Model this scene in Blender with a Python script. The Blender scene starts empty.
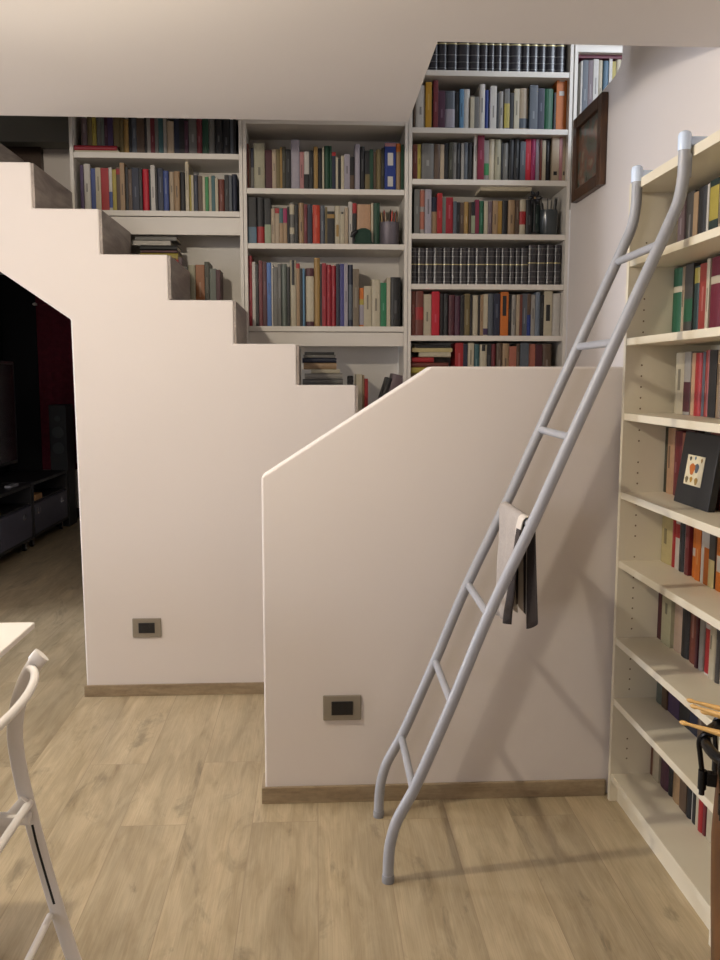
import bpy, bmesh, math, random
from mathutils import Vector, Matrix
random.seed(7)
C = bpy.context.scene.collection
sc = bpy.context.scene

# ---------------------------------------------------------------- camera
cam = bpy.data.cameras.new('camera')
co = bpy.data.objects.new('camera', cam); C.objects.link(co)
cam.sensor_fit = 'VERTICAL'; cam.sensor_height = 24.0
cam.lens = 24.0 * 860.0 / 960.0
cam.clip_start = 0.05; cam.clip_end = 60
co.location = (0, 0, 1.3192)
def _rot():
    y, p, r = (math.radians(a) for a in (2.9546, 6.7887, 0.0262))
    fwd = Vector((math.sin(y)*math.cos(p), math.cos(y)*math.cos(p), -math.sin(p)))
    right = Vector((math.cos(y), -math.sin(y), 0)); up = right.cross(fwd)
    r2 = right*math.cos(r) + up*math.sin(r); u2 = -right*math.sin(r) + up*math.cos(r)
    M = Matrix((r2, u2, -fwd)).transposed()
    return M.to_euler()
co.rotation_euler = _rot()
sc.camera = co

# ---------------------------------------------------------------- exposure, world, lights
sc.view_settings.view_transform = 'Standard'
sc.view_settings.look = 'None'
sc.view_settings.exposure = 0.0
sc.view_settings.gamma = 1.0
sc.view_settings.use_curve_mapping = False

w = bpy.data.worlds.new('world'); sc.world = w; w.use_nodes = True
w.node_tree.nodes['Background'].inputs[0].default_value = (0.55, 0.66, 0.85, 1)
w.node_tree.nodes['Background'].inputs[1].default_value = 0.35

def area(name, loc, target, sx, sy, power, col):
    l = bpy.data.lights.new(name, 'AREA'); l.shape = 'RECTANGLE'; l.size = sx; l.size_y = sy
    l.energy = power; l.color = col
    o = bpy.data.objects.new(name, l); C.objects.link(o); o.location = loc
    d = Vector(target) - Vector(loc)
    o.rotation_euler = d.to_track_quat('-Z', 'Y').to_euler()
    return o
# daylight through the side window (just outside the glass opening)
area('window_daylight', (-5.35, 1.9, 1.5), (0, 1.9, 1.2), 1.9, 1.3, 14, (0.84, 0.88, 1.0))
area('added_media_room_fill', (-5.3, 3.5, 1.5), (-1.6, 5.4, 0.2), 0.9, 1.2, 170, (0.84, 0.88, 1.0))  # added outside an invented window to brighten the media room floor
# daylight coming down the stairwell from the floor above
area('stairwell_daylight', (0.55, 3.55, 3.85), (0.6, 3.5, 0), 1.5, 0.9, 3.5, (0.88, 0.93, 1.0))
area('upstairs_window_daylight', (1.9, 3.0, 3.0), (1.2, 4.1, 2.6), 0.7, 0.6, 24, (0.80, 0.88, 1.0))
# ceiling lamp over the table, then added fill lights
def lamp_light(name, loc, power, rad, col=(1.0, 0.87, 0.70)):
    l = bpy.data.lights.new(name, 'POINT'); l.energy = power; l.color = col; l.shadow_soft_size = rad
    o = bpy.data.objects.new(name, l); C.objects.link(o); o.location = loc
    return o
lamp_light('table_lamp_light', (-0.755, 1.86, 2.135), 60, 0.032, (1.0, 0.89, 0.73))
lamp_light('added_left_fill', (-1.9, 2.05, 2.12), 22, 0.14, (1.0, 0.94, 0.96))  # added second lamp, makes the left side brighter than the right
area('added_rear_fill', (-2.9, -2.3, 1.5), (-1.5, 3.5, 1.45), 1.5, 1.2, 38, (0.90, 0.90, 1.0))  # added behind an invented rear window to brighten the stepped wall

# ---------------------------------------------------------------- materials
MATS = {}
def lin(c):
    return tuple(((x/255)/12.92 if x/255 <= .04045 else ((x/255+.055)/1.055)**2.4) for x in c) + (1,)
def mat(name, rgb, rough=.6, metal=0, spec=.5, noise=0, nscale=8, bump=0, bscale=60):
    if name in MATS: return MATS[name]
    m = bpy.data.materials.new(name); m.use_nodes = True; MATS[name] = m
    nt = m.node_tree; b = nt.nodes['Principled BSDF']
    col = lin(rgb)
    b.inputs['Base Color'].default_value = col
    b.inputs['Roughness'].default_value = rough; b.inputs['Metallic'].default_value = metal
    b.inputs['Specular IOR Level'].default_value = spec
    tc = nt.nodes.new('ShaderNodeTexCoord')
    if noise:
        n = nt.nodes.new('ShaderNodeTexNoise'); n.inputs['Scale'].default_value = nscale; n.inputs['Detail'].default_value = 4
        nt.links.new(tc.outputs['Object'], n.inputs['Vector'])
        r = nt.nodes.new('ShaderNodeValToRGB')
        r.color_ramp.elements[0].position = .3; r.color_ramp.elements[1].position = .7
        r.color_ramp.elements[0].color = tuple(c*(1-noise) for c in col[:3]) + (1,)
        r.color_ramp.elements[1].color = tuple(min(1, c*(1+noise)) for c in col[:3]) + (1,)
        nt.links.new(n.outputs['Fac'], r.inputs['Fac']); nt.links.new(r.outputs['Color'], b.inputs['Base Color'])
    if bump:
        n2 = nt.nodes.new('ShaderNodeTexNoise'); n2.inputs['Scale'].default_value = bscale
        nt.links.new(tc.outputs['Object'], n2.inputs['Vector'])
        bp = nt.nodes.new('ShaderNodeBump'); bp.inputs['Strength'].default_value = bump; bp.inputs['Distance'].default_value = .002
        nt.links.new(n2.outputs['Fac'], bp.inputs['Height']); nt.links.new(bp.outputs['Normal'], b.inputs['Normal'])
    return m

WALL = mat('white_wall_paint', (224, 216, 210), .75, noise=.012, nscale=2, bump=.08, bscale=250)
CEIL = mat('ceiling_paint', (208, 203, 199), .85, noise=.01, nscale=2)
SHELF = mat('white_melamine', (222, 213, 190), .38, noise=.01, nscale=5)
SHELF_B = mat('white_melamine_back_case', (210, 204, 194), .45, noise=.01, nscale=5)
WHITE = mat('white_lacquer', (236, 230, 220), .3)
WHITE_P = mat('white_powder_coat', (228, 222, 214), .35)
GREYM = mat('grey_painted_steel', (164, 166, 172), .42, metal=.05)
HOOKM = mat('pale_blue_plastic', (214, 230, 252), .35)
DARK = mat('black_wood', (38, 38, 42), .5, noise=.1, nscale=12)
BLACK = mat('black_plastic', (16, 16, 18), .4)
BLACKWALL = mat('black_wall_paint', (22, 22, 22), .85, noise=.1, nscale=3)
CHROME = mat('chrome', (205, 205, 210), .2, metal=1)
PLATE = mat('satin_metal_plate', (150, 142, 128), .42, metal=.35)
RUBBER = mat('grey_rubber', (70, 70, 74), .8)
PAPER = mat('page_paper', (220, 208, 184), .9, noise=.05, nscale=300)

def wood(name, c1, c2, scale, stretch, planks=None, rough=.45, rot=0, c3=None):
    m = bpy.data.materials.new(name); m.use_nodes = True; MATS[name] = m
    nt = m.node_tree; b = nt.nodes['Principled BSDF']; L = nt.links.new
    tc = nt.nodes.new('ShaderNodeTexCoord')
    mp = nt.nodes.new('ShaderNodeMapping'); mp.inputs['Scale'].default_value = stretch
    L(tc.outputs['Object'], mp.inputs['Vector'])
    vec = mp.outputs['Vector']
    if planks:
        m2 = nt.nodes.new('ShaderNodeMapping'); m2.inputs['Rotation'].default_value = (0, 0, math.pi/2)
        m2.inputs['Location'].default_value = planks[2]
        L(tc.outputs['Object'], m2.inputs['Vector'])
        br = nt.nodes.new('ShaderNodeTexBrick')
        br.offset = .3328; br.offset_frequency = 2; br.squash = 1
        br.inputs['Color1'].default_value = (0, 0, 0, 1); br.inputs['Color2'].default_value = (1, 1, 1, 1)
        br.inputs['Mortar'].default_value = (.5, .5, .5, 1)
        br.inputs['Scale'].default_value = 1; br.inputs['Mortar Size'].default_value = .0011
        br.inputs['Mortar Smooth'].default_value = .3
        br.inputs['Bias'].default_value = 0
        br.inputs['Brick Width'].default_value = planks[0]; br.inputs['Row Height'].default_value = planks[1]
        L(m2.outputs['Vector'], br.inputs['Vector'])
        add = nt.nodes.new('ShaderNodeVectorMath'); add.operation = 'MULTIPLY_ADD'
        L(br.outputs['Color'], add.inputs[0]); add.inputs[1].default_value = (7, 13, 5); L(vec, add.inputs[2])
        vec = add.outputs['Vector']
    n = nt.nodes.new('ShaderNodeTexNoise'); n.inputs['Scale'].default_value = scale; n.inputs['Detail'].default_value = 8
    n.inputs['Roughness'].default_value = .62; n.inputs['Distortion'].default_value = .7
    L(vec, n.inputs['Vector'])
    r = nt.nodes.new('ShaderNodeValToRGB'); e = r.color_ramp.elements
    e[0].position = .32; e[0].color = lin(c2); e[1].position = .62; e[1].color = lin(c1)
    if c3:
        x = r.color_ramp.elements.new(.2); x.color = lin(c3)
    L(n.outputs['Fac'], r.inputs['Fac'])
    col = r.outputs['Color']
    # large soft blotches of the grain
    n3 = nt.nodes.new('ShaderNodeTexNoise'); n3.inputs['Scale'].default_value = scale*.45; n3.inputs['Detail'].default_value = 3
    L(vec, n3.inputs['Vector'])
    mr = nt.nodes.new('ShaderNodeMapRange'); mr.inputs['From Min'].default_value = .3; mr.inputs['From Max'].default_value = .7
    mr.inputs['To Min'].default_value = .84; mr.inputs['To Max'].default_value = 1.12
    L(n3.outputs['Fac'], mr.inputs['Value'])
    mx = nt.nodes.new('ShaderNodeMix'); mx.data_type = 'RGBA'; mx.blend_type = 'MULTIPLY'; mx.inputs['Factor'].default_value = 1
    L(col, mx.inputs['A']); L(mr.outputs['Result'], mx.inputs['B']); col = mx.outputs['Result']
    # fine fibres
    fm = nt.nodes.new('ShaderNodeMapping'); fm.inputs['Scale'].default_value = (14, 1.6, 3); L(vec, fm.inputs['Vector'])
    n4 = nt.nodes.new('ShaderNodeTexNoise'); n4.inputs['Scale'].default_value = 5; n4.inputs['Detail'].default_value = 6; L(fm.outputs['Vector'], n4.inputs['Vector'])
    mr4 = nt.nodes.new('ShaderNodeMapRange'); mr4.inputs['From Min'].default_value = .3; mr4.inputs['From Max'].default_value = .7
    mr4.inputs['To Min'].default_value = .88; mr4.inputs['To Max'].default_value = 1.07; L(n4.outputs['Fac'], mr4.inputs['Value'])
    mx4 = nt.nodes.new('ShaderNodeMix'); mx4.data_type = 'RGBA'; mx4.blend_type = 'MULTIPLY'; mx4.inputs['Factor'].default_value = 1
    L(col, mx4.inputs['A']); L(mr4.outputs['Result'], mx4.inputs['B']); col = mx4.outputs['Result']
    if planks:
        # knots
        km = nt.nodes.new('ShaderNodeMapping'); km.inputs['Scale'].default_value = (.42, .9, 1); L(vec, km.inputs['Vector'])
        kn = nt.nodes.new('ShaderNodeTexNoise'); kn.inputs['Scale'].default_value = 3.1; kn.inputs['Detail'].default_value = 5; kn.inputs['Roughness'].default_value = .7; kn.inputs['Distortion'].default_value = 1.6
        L(km.outputs['Vector'], kn.inputs['Vector'])
        kr = nt.nodes.new('ShaderNodeMapRange'); kr.inputs['From Min'].default_value = .58; kr.inputs['From Max'].default_value = .74; kr.inputs['To Min'].default_value = 1; kr.inputs['To Max'].default_value = .52
        L(kn.outputs['Fac'], kr.inputs['Value'])
        kx = nt.nodes.new('ShaderNodeMix'); kx.data_type = 'RGBA'; kx.blend_type = 'MULTIPLY'; kx.inputs['Factor'].default_value = 1
        L(col, kx.inputs['A']); L(kr.outputs['Result'], kx.inputs['B']); col = kx.outputs['Result']
    if planks:
        mr2 = nt.nodes.new('ShaderNodeMapRange'); mr2.inputs['To Min'].default_value = .89; mr2.inputs['To Max'].default_value = 1.07
        L(br.outputs['Color'], mr2.inputs['Value'])
        mx2 = nt.nodes.new('ShaderNodeMix'); mx2.data_type = 'RGBA'; mx2.blend_type = 'MULTIPLY'; mx2.inputs['Factor'].default_value = 1
        L(col, mx2.inputs['A']); L(mr2.outputs['Result'], mx2.inputs['B'])
        mx3 = nt.nodes.new('ShaderNodeMix'); mx3.data_type = 'RGBA'; mx3.inputs['B'].default_value = lin((152, 134, 108))
        L(br.outputs['Fac'], mx3.inputs['Factor']); L(mx2.outputs['Result'], mx3.inputs['A']); col = mx3.outputs['Result']
    L(col, b.inputs['Base Color']); b.inputs['Roughness'].default_value = rough
    bp = nt.nodes.new('ShaderNodeBump'); bp.inputs['Strength'].default_value = .12; bp.inputs['Distance'].default_value = .003
    L(n.outputs['Fac'], bp.inputs['Height']); L(bp.outputs['Normal'], b.inputs['Normal'])
    return m
FLOOR = wood('oak_laminate_planks', (188, 171, 139), (164, 146, 114), 5.0, (4.2, .75, 1), planks=(1.25, .195, (2.44, 0, 0)), rough=.38, c3=(120, 100, 76))
BASEW = wood('oak_baseboard', (164, 146, 118), (136, 116, 90), 6, (.8, 1, 6), rough=.5, c3=(104, 84, 62))
TREADW = wood('grey_oak_treads', (168, 156, 146), (128, 118, 110), 6, (3, .5, 3), rough=.5)
DRUMW = wood('drum_shell_wood', (112, 74, 40), (80, 50, 26), 7, (3, 3, .4), rough=.4)
FRAMEW = wood('walnut_frame', (92, 62, 40), (58, 38, 26), 9, (3, 3, .6), rough=.4)
STICKW = mat('drumstick_maple', (214, 168, 96), .45, noise=.08, nscale=20)

COL = dict(amber=(206,150,20), beige=(190,168,138), black=(26,26,28), blue=(62,82,150), blue2=(70,120,200), blush=(206,178,156),
 bred=(215,10,40), brick=(168,52,40), brick2=(120,66,40), brown=(98,74,54), brownbag=(128,112,90), cream=(206,194,164), cream2=(176,170,140),
 crimson=(170,14,34), crimson2=(140,14,50), dgreen=(22,74,48), dgreen2=(28,74,44), dgrey=(70,66,62), dolive=(62,60,42), dred=(122,32,40),
 dteal=(22,52,48), gold=(176,136,66), gold2=(186,142,54), green=(50,150,80), green2=(34,134,84), green3=(16,98,60), grey=(116,114,108),
 greygreen=(112,122,112), lblue=(88,140,178), lilac=(172,164,174), mag3=(120,14,44), magenta=(170,24,90), magenta2=(140,30,64), maroon=(82,20,34),
 mauve=(118,96,100), navy=(28,36,62), olive=(126,108,62), orange=(226,116,22), orange2=(176,104,48), orangered=(214,56,20), palegrey=(164,158,148),
 paleyellow=(208,190,130), peach=(204,158,118), pgreen=(158,170,136), pgreen2=(190,186,150), pink=(186,124,122), plum=(78,32,58), purple=(74,50,96),
 rblue=(22,52,140), red=(184,26,30), redbrown=(126,58,42), salmon=(186,104,78), slate=(88,96,106), slate2=(112,126,142), steel=(84,118,140),
 tan=(176,142,102), teal=(58,108,112), violet=(66,66,140), white=(214,208,198), yellow=(190,170,64), enc=(34,34,38))
WORD = dict(amber='amber yellow', beige='beige', black='black', blue='blue', blue2='bright blue', blush='pale pink', bred='bright red', brick='brick red',
 brick2='reddish brown', brown='brown', brownbag='grey-brown', cream='cream', cream2='greenish cream', crimson='crimson', crimson2='dark crimson',
 dgreen='dark green', dgreen2='dark green', dgrey='charcoal grey', dolive='dark olive', dred='dark red', dteal='very dark green', gold='ochre',
 gold2='mustard', green='light green', green2='emerald green', green3='deep green', grey='grey', greygreen='grey-green', lblue='light blue',
 lilac='pale lilac', mag3='burgundy', magenta='magenta', magenta2='raspberry', maroon='maroon', mauve='mauve grey', navy='navy blue', olive='olive',
 orange='orange', orange2='faded orange', orangered='orange-red', palegrey='pale grey', paleyellow='pale yellow', peach='peach', pgreen='pale green',
 pgreen2='yellowish cream', pink='pink', plum='plum', purple='purple', rblue='royal blue', red='red', redbrown='russet', salmon='salmon pink',
 slate='slate blue-grey', slate2='light steel blue', steel='steel blue', tan='tan', teal='teal', violet='violet blue', white='white', yellow='yellow', enc='black')
for _k, _c in list(COL.items()):
    _g = sum(_c)/3; COL[_k] = tuple((_g + (x-_g)*.9)*.85 for x in _c)
def cmat(k): return mat('cloth_' + WORD[k].replace(' ', '_').replace('-', '_') + '_cover', COL[k], .5, noise=.05, nscale=60)

# ---------------------------------------------------------------- helpers
def obj(name, bm, m, parent=None, smooth=False, loc=None, kind=None):
    me = bpy.data.meshes.new(name)
    bmesh.ops.recalc_face_normals(bm, faces=bm.faces[:])
    if smooth:
        for f in bm.faces: f.smooth = True
    bm.to_mesh(me); bm.free()
    for x in (m if isinstance(m, (list, tuple)) else [m]): me.materials.append(x)
    o = bpy.data.objects.new(name, me); C.objects.link(o)
    if parent: o.parent = parent
    if loc: o.location = loc
    if kind: o['kind'] = kind
    if smooth:
        try: me.set_sharp_from_angle(angle=math.radians(40))
        except Exception: pass
    return o
def thing(name, label, cat, loc=(0, 0, 0), rot=(0, 0, 0), group=None):
    o = bpy.data.objects.new(name, None); C.objects.link(o); o.location = loc; o.rotation_euler = rot
    o.empty_display_size = .05
    o['label'] = label; o['category'] = cat
    if group: o['group'] = group
    return o
def tag(o, label, cat, group=None):
    o['label'] = label; o['category'] = cat
    if group: o['group'] = group
    return o
def box(bm, x0, x1, y0, y1, z0, z1, bev=0, mi=0, M=None):
    r = bmesh.ops.create_cube(bm, size=1)
    vs = r['verts']
    for v in vs:
        v.co = Vector(((x0+x1)/2 + v.co.x*(x1-x0), (y0+y1)/2 + v.co.y*(y1-y0), (z0+z1)/2 + v.co.z*(z1-z0)))
    fs = set(f for v in vs for f in v.link_faces)
    if bev:
        es = list(set(e for v in vs for e in v.link_edges))
        rr = bmesh.ops.bevel(bm, geom=es, offset=bev, segments=2, affect='EDGES', profile=.5)
        fs = set(f for f in fs if f.is_valid) | set(rr['faces'])
        vs = list(set(v for f in fs for v in f.verts))
    for f in fs:
        if f.is_valid: f.material_index = mi
    if M is not None:
        for v in vs: v.co = M @ v.co
    return vs
def newbox(*a, **k):
    bm = bmesh.new(); box(bm, *a, **k); return bm
def prism(pts, axis, a, b, bm=None):
    """extrude polygon pts (2-D in the other two axes, in xyz order) along axis from a to b"""
    bm = bm or bmesh.new()
    def P(p, t):
        l = list(p); l.insert('xyz'.index(axis), t); return l
    va = [bm.verts.new(P(p, a)) for p in pts]; vb = [bm.verts.new(P(p, b)) for p in pts]
    bm.faces.new(va); bm.faces.new(list(reversed(vb)))
    n = len(pts)
    for i in range(n): bm.faces.new((va[i], vb[i], vb[(i+1) % n], va[(i+1) % n]))
    return bm
def smooth_path(pts, n=6):
    P = [Vector(p) for p in pts]; out = []
    P = [P[0]*2-P[1]] + P + [P[-1]*2-P[-2]]
    for i in range(1, len(P)-2):
        for k in range(n):
            t = k/n; a, b, c, d = P[i-1], P[i], P[i+1], P[i+2]
            out.append(.5*((2*b)+(-a+c)*t+(2*a-5*b+4*c-d)*t*t+(-a+3*b-3*c+d)*t**3))
    out.append(P[-2]); return out
def tube(bm, pts, r, seg=12, rx=None, mi=0, ref=None):
    """sweep circle (or ellipse r x rx) along pts with round-ish caps"""
    P = [Vector(p) for p in pts]
    rs = r if isinstance(r, list) else [r]*len(P)
    rings = []; prev = None
    for i, p in enumerate(P):
        t = ((P[min(i+1, len(P)-1)] - P[max(i-1, 0)])).normalized()
        if prev is None:
            u = Vector(ref) if ref else (Vector((0, 0, 1)) if abs(t.z) < .9 else Vector((1, 0, 0)))
        else: u = prev
        u = (u - t*u.dot(t)).normalized(); v = t.cross(u); prev = u
        ru = rs[i]; rv = rx if rx else rs[i]
        rings.append([bm.verts.new(p + u*ru*math.cos(2*math.pi*k/seg) + v*rv*math.sin(2*math.pi*k/seg)) for k in range(seg)])
    fs = []
    for a, b in zip(rings, rings[1:]):
        for k in range(seg): fs.append(bm.faces.new((a[k], a[(k+1) % seg], b[(k+1) % seg], b[k])))
    fs.append(bm.faces.new(list(reversed(rings[0])))); fs.append(bm.faces.new(rings[-1]))
    for f in fs: f.material_index = mi
    return bm
def lathe(bm, prof, seg=32, mi=0, c=(0, 0)):
    rings = []
    for r, z in prof:
        rings.append([bm.verts.new((c[0]+r*math.cos(2*math.pi*k/seg), c[1]+r*math.sin(2*math.pi*k/seg), z)) for k in range(seg)])
    for a, b in zip(rings, rings[1:]):
        for k in range(seg):
            f = bm.faces.new((a[k], a[(k+1) % seg], b[(k+1) % seg], b[k])); f.material_index = mi
    f = bm.faces.new(list(reversed(rings[0]))); f.material_index = mi
    f = bm.faces.new(rings[-1]); f.material_index = mi
    return bm
# ---------------------------------------------------------------- the room
S = 'structure'
obj('floor', newbox(-5.0, 2.1, -2.1, 8.3, -.1, 0), FLOOR, kind=S)
bm = bmesh.new()
box(bm, -5.0, 2.1, -2.1, 2.58, 2.275, 2.55); box(bm, -5.0, .355, 2.58, 3.36, 2.275, 2.55)
box(bm, -5.0, -2.9, 3.36, 4.33, 2.275, 2.55)
obj('ceiling', bm, CEIL, kind=S)
obj('ceiling', newbox(-5.0, 2.1, 4.43, 8.3, 2.3, 2.4), BLACKWALL, kind=S)
obj('ceiling', newbox(-5.0, 2.1, 2.3, 4.43, 3.95, 4.05), CEIL, kind=S)
# stepped stair wall: profile follows the stairs, open below on the left
Xs = [-1.096, -.842, -.580, -.3255, -.076, .163, .41, .66, .92, 1.184]
Zs = [2.147, 1.974, 1.801, 1.6255, 1.454, 1.2895, 1.12, .95, .78, .61]
pts = [(-.957, 0), (1.184, 0)]
for i in range(9, 0, -1): pts += [(Xs[i], Zs[i]), (Xs[i-1], Zs[i])]
pts += [(Xs[0], Zs[0]), (-1.35, Zs[0]), (-1.35, 2.32), (-1.61, 2.32), (-1.61, 2.49), (-4.9, 2.49), (-4.9, 2.3), (-2.05, 2.3), (-.966, 1.547)]
pts2 = [pts[0]]
for p in pts[1:]:
    if p != pts2[-1]: pts2.append(p)
obj('wall_stair', prism(pts2, 'y', 3.509, 3.609), WALL, kind=S)
# half wall around the first flight, sloping top
obj('wall_parapet', prism([(-.163, 0), (1.184, 0), (1.184, 1.352), (.344, 1.352), (-.163, 1.024)], 'y', 2.564, 2.654), WALL, kind=S)
for nm_ in ('wall_parapet', 'wall_stair'):
    md = bpy.data.objects[nm_].modifiers.new('bevel', 'BEVEL'); md.width = .006; md.segments = 2; md.limit_method = 'ANGLE'
# back wall behind the bookcases, open under the stairs
obj('wall_back', prism([(-.957, 0), (2.1, 0), (2.1, 3.95), (-5.0, 3.95), (-5.0, 2.3), (-2.1, 2.3), (-.957, 1.54)], 'y', 4.33, 4.43), WALL, kind=S)
# right wall: full height in the room, with a swept end up in the stairwell
obj('wall_right', prism([(-2.1, 0), (4.048, 0), (4.048, 2.18), (3.99, 2.34), (3.934, 2.415), (3.85, 2.455), (3.75, 2.478), (3.62, 2.49), (3.50, 2.495), (3.44, 2.51), (3.415, 2.54), (3.415, 3.95), (2.35, 3.95), (2.35, 2.275), (-2.1, 2.275)], 'x', 1.184, 1.255), WALL, kind=S)
bm = bmesh.new(); box(bm, -5.0, -3.7, -2.2, -2.1, 0, 2.275); box(bm, -2.1, 1.184, -2.2, -2.1, 0, 2.275); box(bm, -3.7, -2.1, -2.2, -2.1, 0, .85); box(bm, -3.7, -2.1, -2.2, -2.1, 2.15, 2.275)
obj('wall_rear', bm, WALL, kind=S)
bm = bmesh.new()
for a in ((-3.7, -2.1, .85, .90), (-3.7, -2.1, 2.10, 2.15), (-3.7, -3.65, .9, 2.1), (-2.15, -2.1, .9, 2.1), (-2.925, -2.875, .9, 2.1)): box(bm, a[0], a[1], -2.18, -2.12, a[2], a[3])
obj('window_added_rear', bm, WHITE, kind=S)  # invented window frame, opening made for the added rear light
bm = bmesh.new()
box(bm, -5.1, -5.0, -2.1, .9, 0, 2.275); box(bm, -5.1, -5.0, 2.9, 3.05, 0, 2.275); box(bm, -5.1, -5.0, 4.05, 4.33, 0, 2.275); box(bm, -5.1, -5.0, 3.05, 4.05, 0, .85); box(bm, -5.1, -5.0, 3.05, 4.05, 2.15, 2.275)
box(bm, -5.1, -5.0, .9, 2.9, 0, .85); box(bm, -5.1, -5.0, .9, 2.9, 2.15, 2.275)
obj('wall_left', bm, WALL, kind=S)
bm = bmesh.new()
for a in ((.9, 2.9, .85, .90), (.9, 2.9, 2.10, 2.15), (.9, .95, .9, 2.1), (2.85, 2.9, .9, 2.1), (1.875, 1.925, .9, 2.1)): box(bm, -5.08, -5.02, *a)
wn = obj('window_1', bm, WHITE, kind=S)
bm = bmesh.new()
for a in ((3.05, 4.05, .85, .90), (3.05, 4.05, 2.10, 2.15), (3.05, 3.1, .9, 2.1), (4.0, 4.05, .9, 2.1)): box(bm, -5.08, -5.02, *a)
obj('window_added_left', bm, WHITE, kind=S)  # invented window frame, opening made for the added media room light
bm = bmesh.new(); box(bm, -5.0, -2.9, 4.33, 4.43, 0, 2.3)
obj('wall_partition', bm, WALL, kind=S)
obj('wall_media', newbox(-3.0, -2.9, 4.43, 8.2, 0, 2.3), BLACKWALL, kind=S)
obj('wall_far', newbox(-3.0, 2.1, 8.2, 8.3, 0, 2.3), WALL, kind=S)
obj('wall_side', newbox(-.957, -.88, 4.43, 8.2, 0, 2.3), WALL, kind=S)
# upstairs shell round the stairwell
obj('wall_upper_front', newbox(-5.0, 2.1, 2.3, 2.4, 2.55, 3.95), WALL, kind=S)
obj('wall_upper_right', newbox(2.0, 2.1, 2.4, 4.33, 0, 3.95), WALL, kind=S)
obj('wall_upper_left', newbox(-5.1, -5.0, 2.3, 4.43, 2.3, 3.95), WALL, kind=S)
# hall beyond the topmost steps
obj('trim_1', newbox(-2.9, -1.115, 4.20, 4.33, 2.40, 3.2), mat('bulkhead_unlit_grey', (128, 128, 120), .85), kind=S)  # unlit upper wall, its darkness put into this grey
obj('door_1', newbox(-1.47, -1.29, 4.29, 4.33, 1.95, 2.40), mat('dark_brown_door', (72, 56, 46), .5, noise=.08), kind=S)
obj('wall_hall', prism([(-2.9, 2.399), (-1.60, 2.399), (-1.46, 2.375), (-1.30, 2.24), (-1.30, 2.0), (-2.9, 2.0)], 'y', 4.205, 4.27), WALL, kind=S)
# baseboards
bm = bmesh.new(); box(bm, -.966, -.005+1.184, 3.497, 3.509, 0, .048, .002)
obj('baseboard_stair', bm, BASEW, kind=S)
bm = bmesh.new(); box(bm, -.174, .913, 2.552, 2.564, 0, .052, .002); box(bm, -.174, -.163, 2.564, 2.66, 0, .052, .002)
obj('baseboard_parapet', bm, BASEW, kind=S)
obj('baseboard_far', newbox(-2.9, -.96, 8.185, 8.2, 0, .09), mat('dark_baseboard', (60, 50, 46), .6), kind=S)

# stairs behind the walls: each step a tread and a riser
st = thing('staircase', 'grey oak clad stairs climbing left between the stepped wall and the back bookcases', 'staircase', (0, 3.6, 0))
def child_at(o, parent): o.parent = parent; o.location = tuple(-x for x in parent.location)
zz = Zs[:]
xx = [1.172] + Xs[8::-1]           # from the right end up to the left
zr = Zs[9::-1]
for i, z in enumerate(zr):
    xr = xx[i]; xl = xx[i+1] if i+1 < len(xx) else -1.35
    o = obj('tread', newbox(xl, xr, 3.612, 4.048, z-.045, z-.006, .003), TREADW); child_at(o, st)
    o = obj('riser', newbox(xr+.0005, xr+.010, 3.514, 4.048, z-.172, z-.0035), TREADW); child_at(o, st)
for (xl, xr, z) in ((-1.61, -1.352, 2.32), (-2.6, -1.61, 2.49)):
    o = obj('tread', newbox(xl, xr, 3.612, 4.198, z-.045, z-.006, .003), TREADW); child_at(o, st)
    o = obj('riser', newbox(xr+.0005, xr+.010, 3.514, 4.198, z-.170, z-.0035), TREADW); child_at(o, st)
o = obj('soffit', prism([(-.966, 1.56), (-2.05, 2.3), (-2.6, 2.3), (-2.6, 2.42), (-1.90, 2.42), (-1.66, 2.25), (-1.38, 2.07), (-1.13, 1.91), (-.87, 1.74), (-.66, 1.585)], 'y', 3.612, 4.328), WALL); child_at(o, st)
for (xl, xr, z) in ((-.10, .16, .17), (.16, .40, .34)):
    o = obj('tread', newbox(xl, xr, 2.66, 3.49, z-.04, z, .003), TREADW); child_at(o, st)
    o = obj('riser', newbox(xl+.002, xl+.014, 2.66, 3.49, z-.17, z-.041), TREADW); child_at(o, st)
o = obj('landing', newbox(.40, 1.172, 2.66, 3.49, .46, .50), TREADW); child_at(o, st)

# wall sockets
def socket(x, y, z, label):
    t = thing('wall_socket', label, 'wall socket', (x+.059, y, z-.04), group=None)
    bm = newbox(-.059, .059, -.009, -.001, -.04, .04, .003); obj('plate', bm, PLATE, t)
    bm = newbox(-.033, .033, -.0125, -.0091, -.0215, .0215, .001); ins = obj('insert', bm, BLACK, t)
    for k in (-1, 0, 1):
        bm = newbox(k*.0215-.0095, k*.0215+.0095, -.0138, -.0127, -.0195, .0195, .0006); obj('module', bm, mat('charcoal_switch_module', (24, 24, 26), .3), ins)
socket(-.7611, 3.509, .331, 'metal framed black wall socket low on the stepped stair wall')
socket(.018, 2.564, .345, 'metal framed black wall socket low on the sloping half wall')

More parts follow.
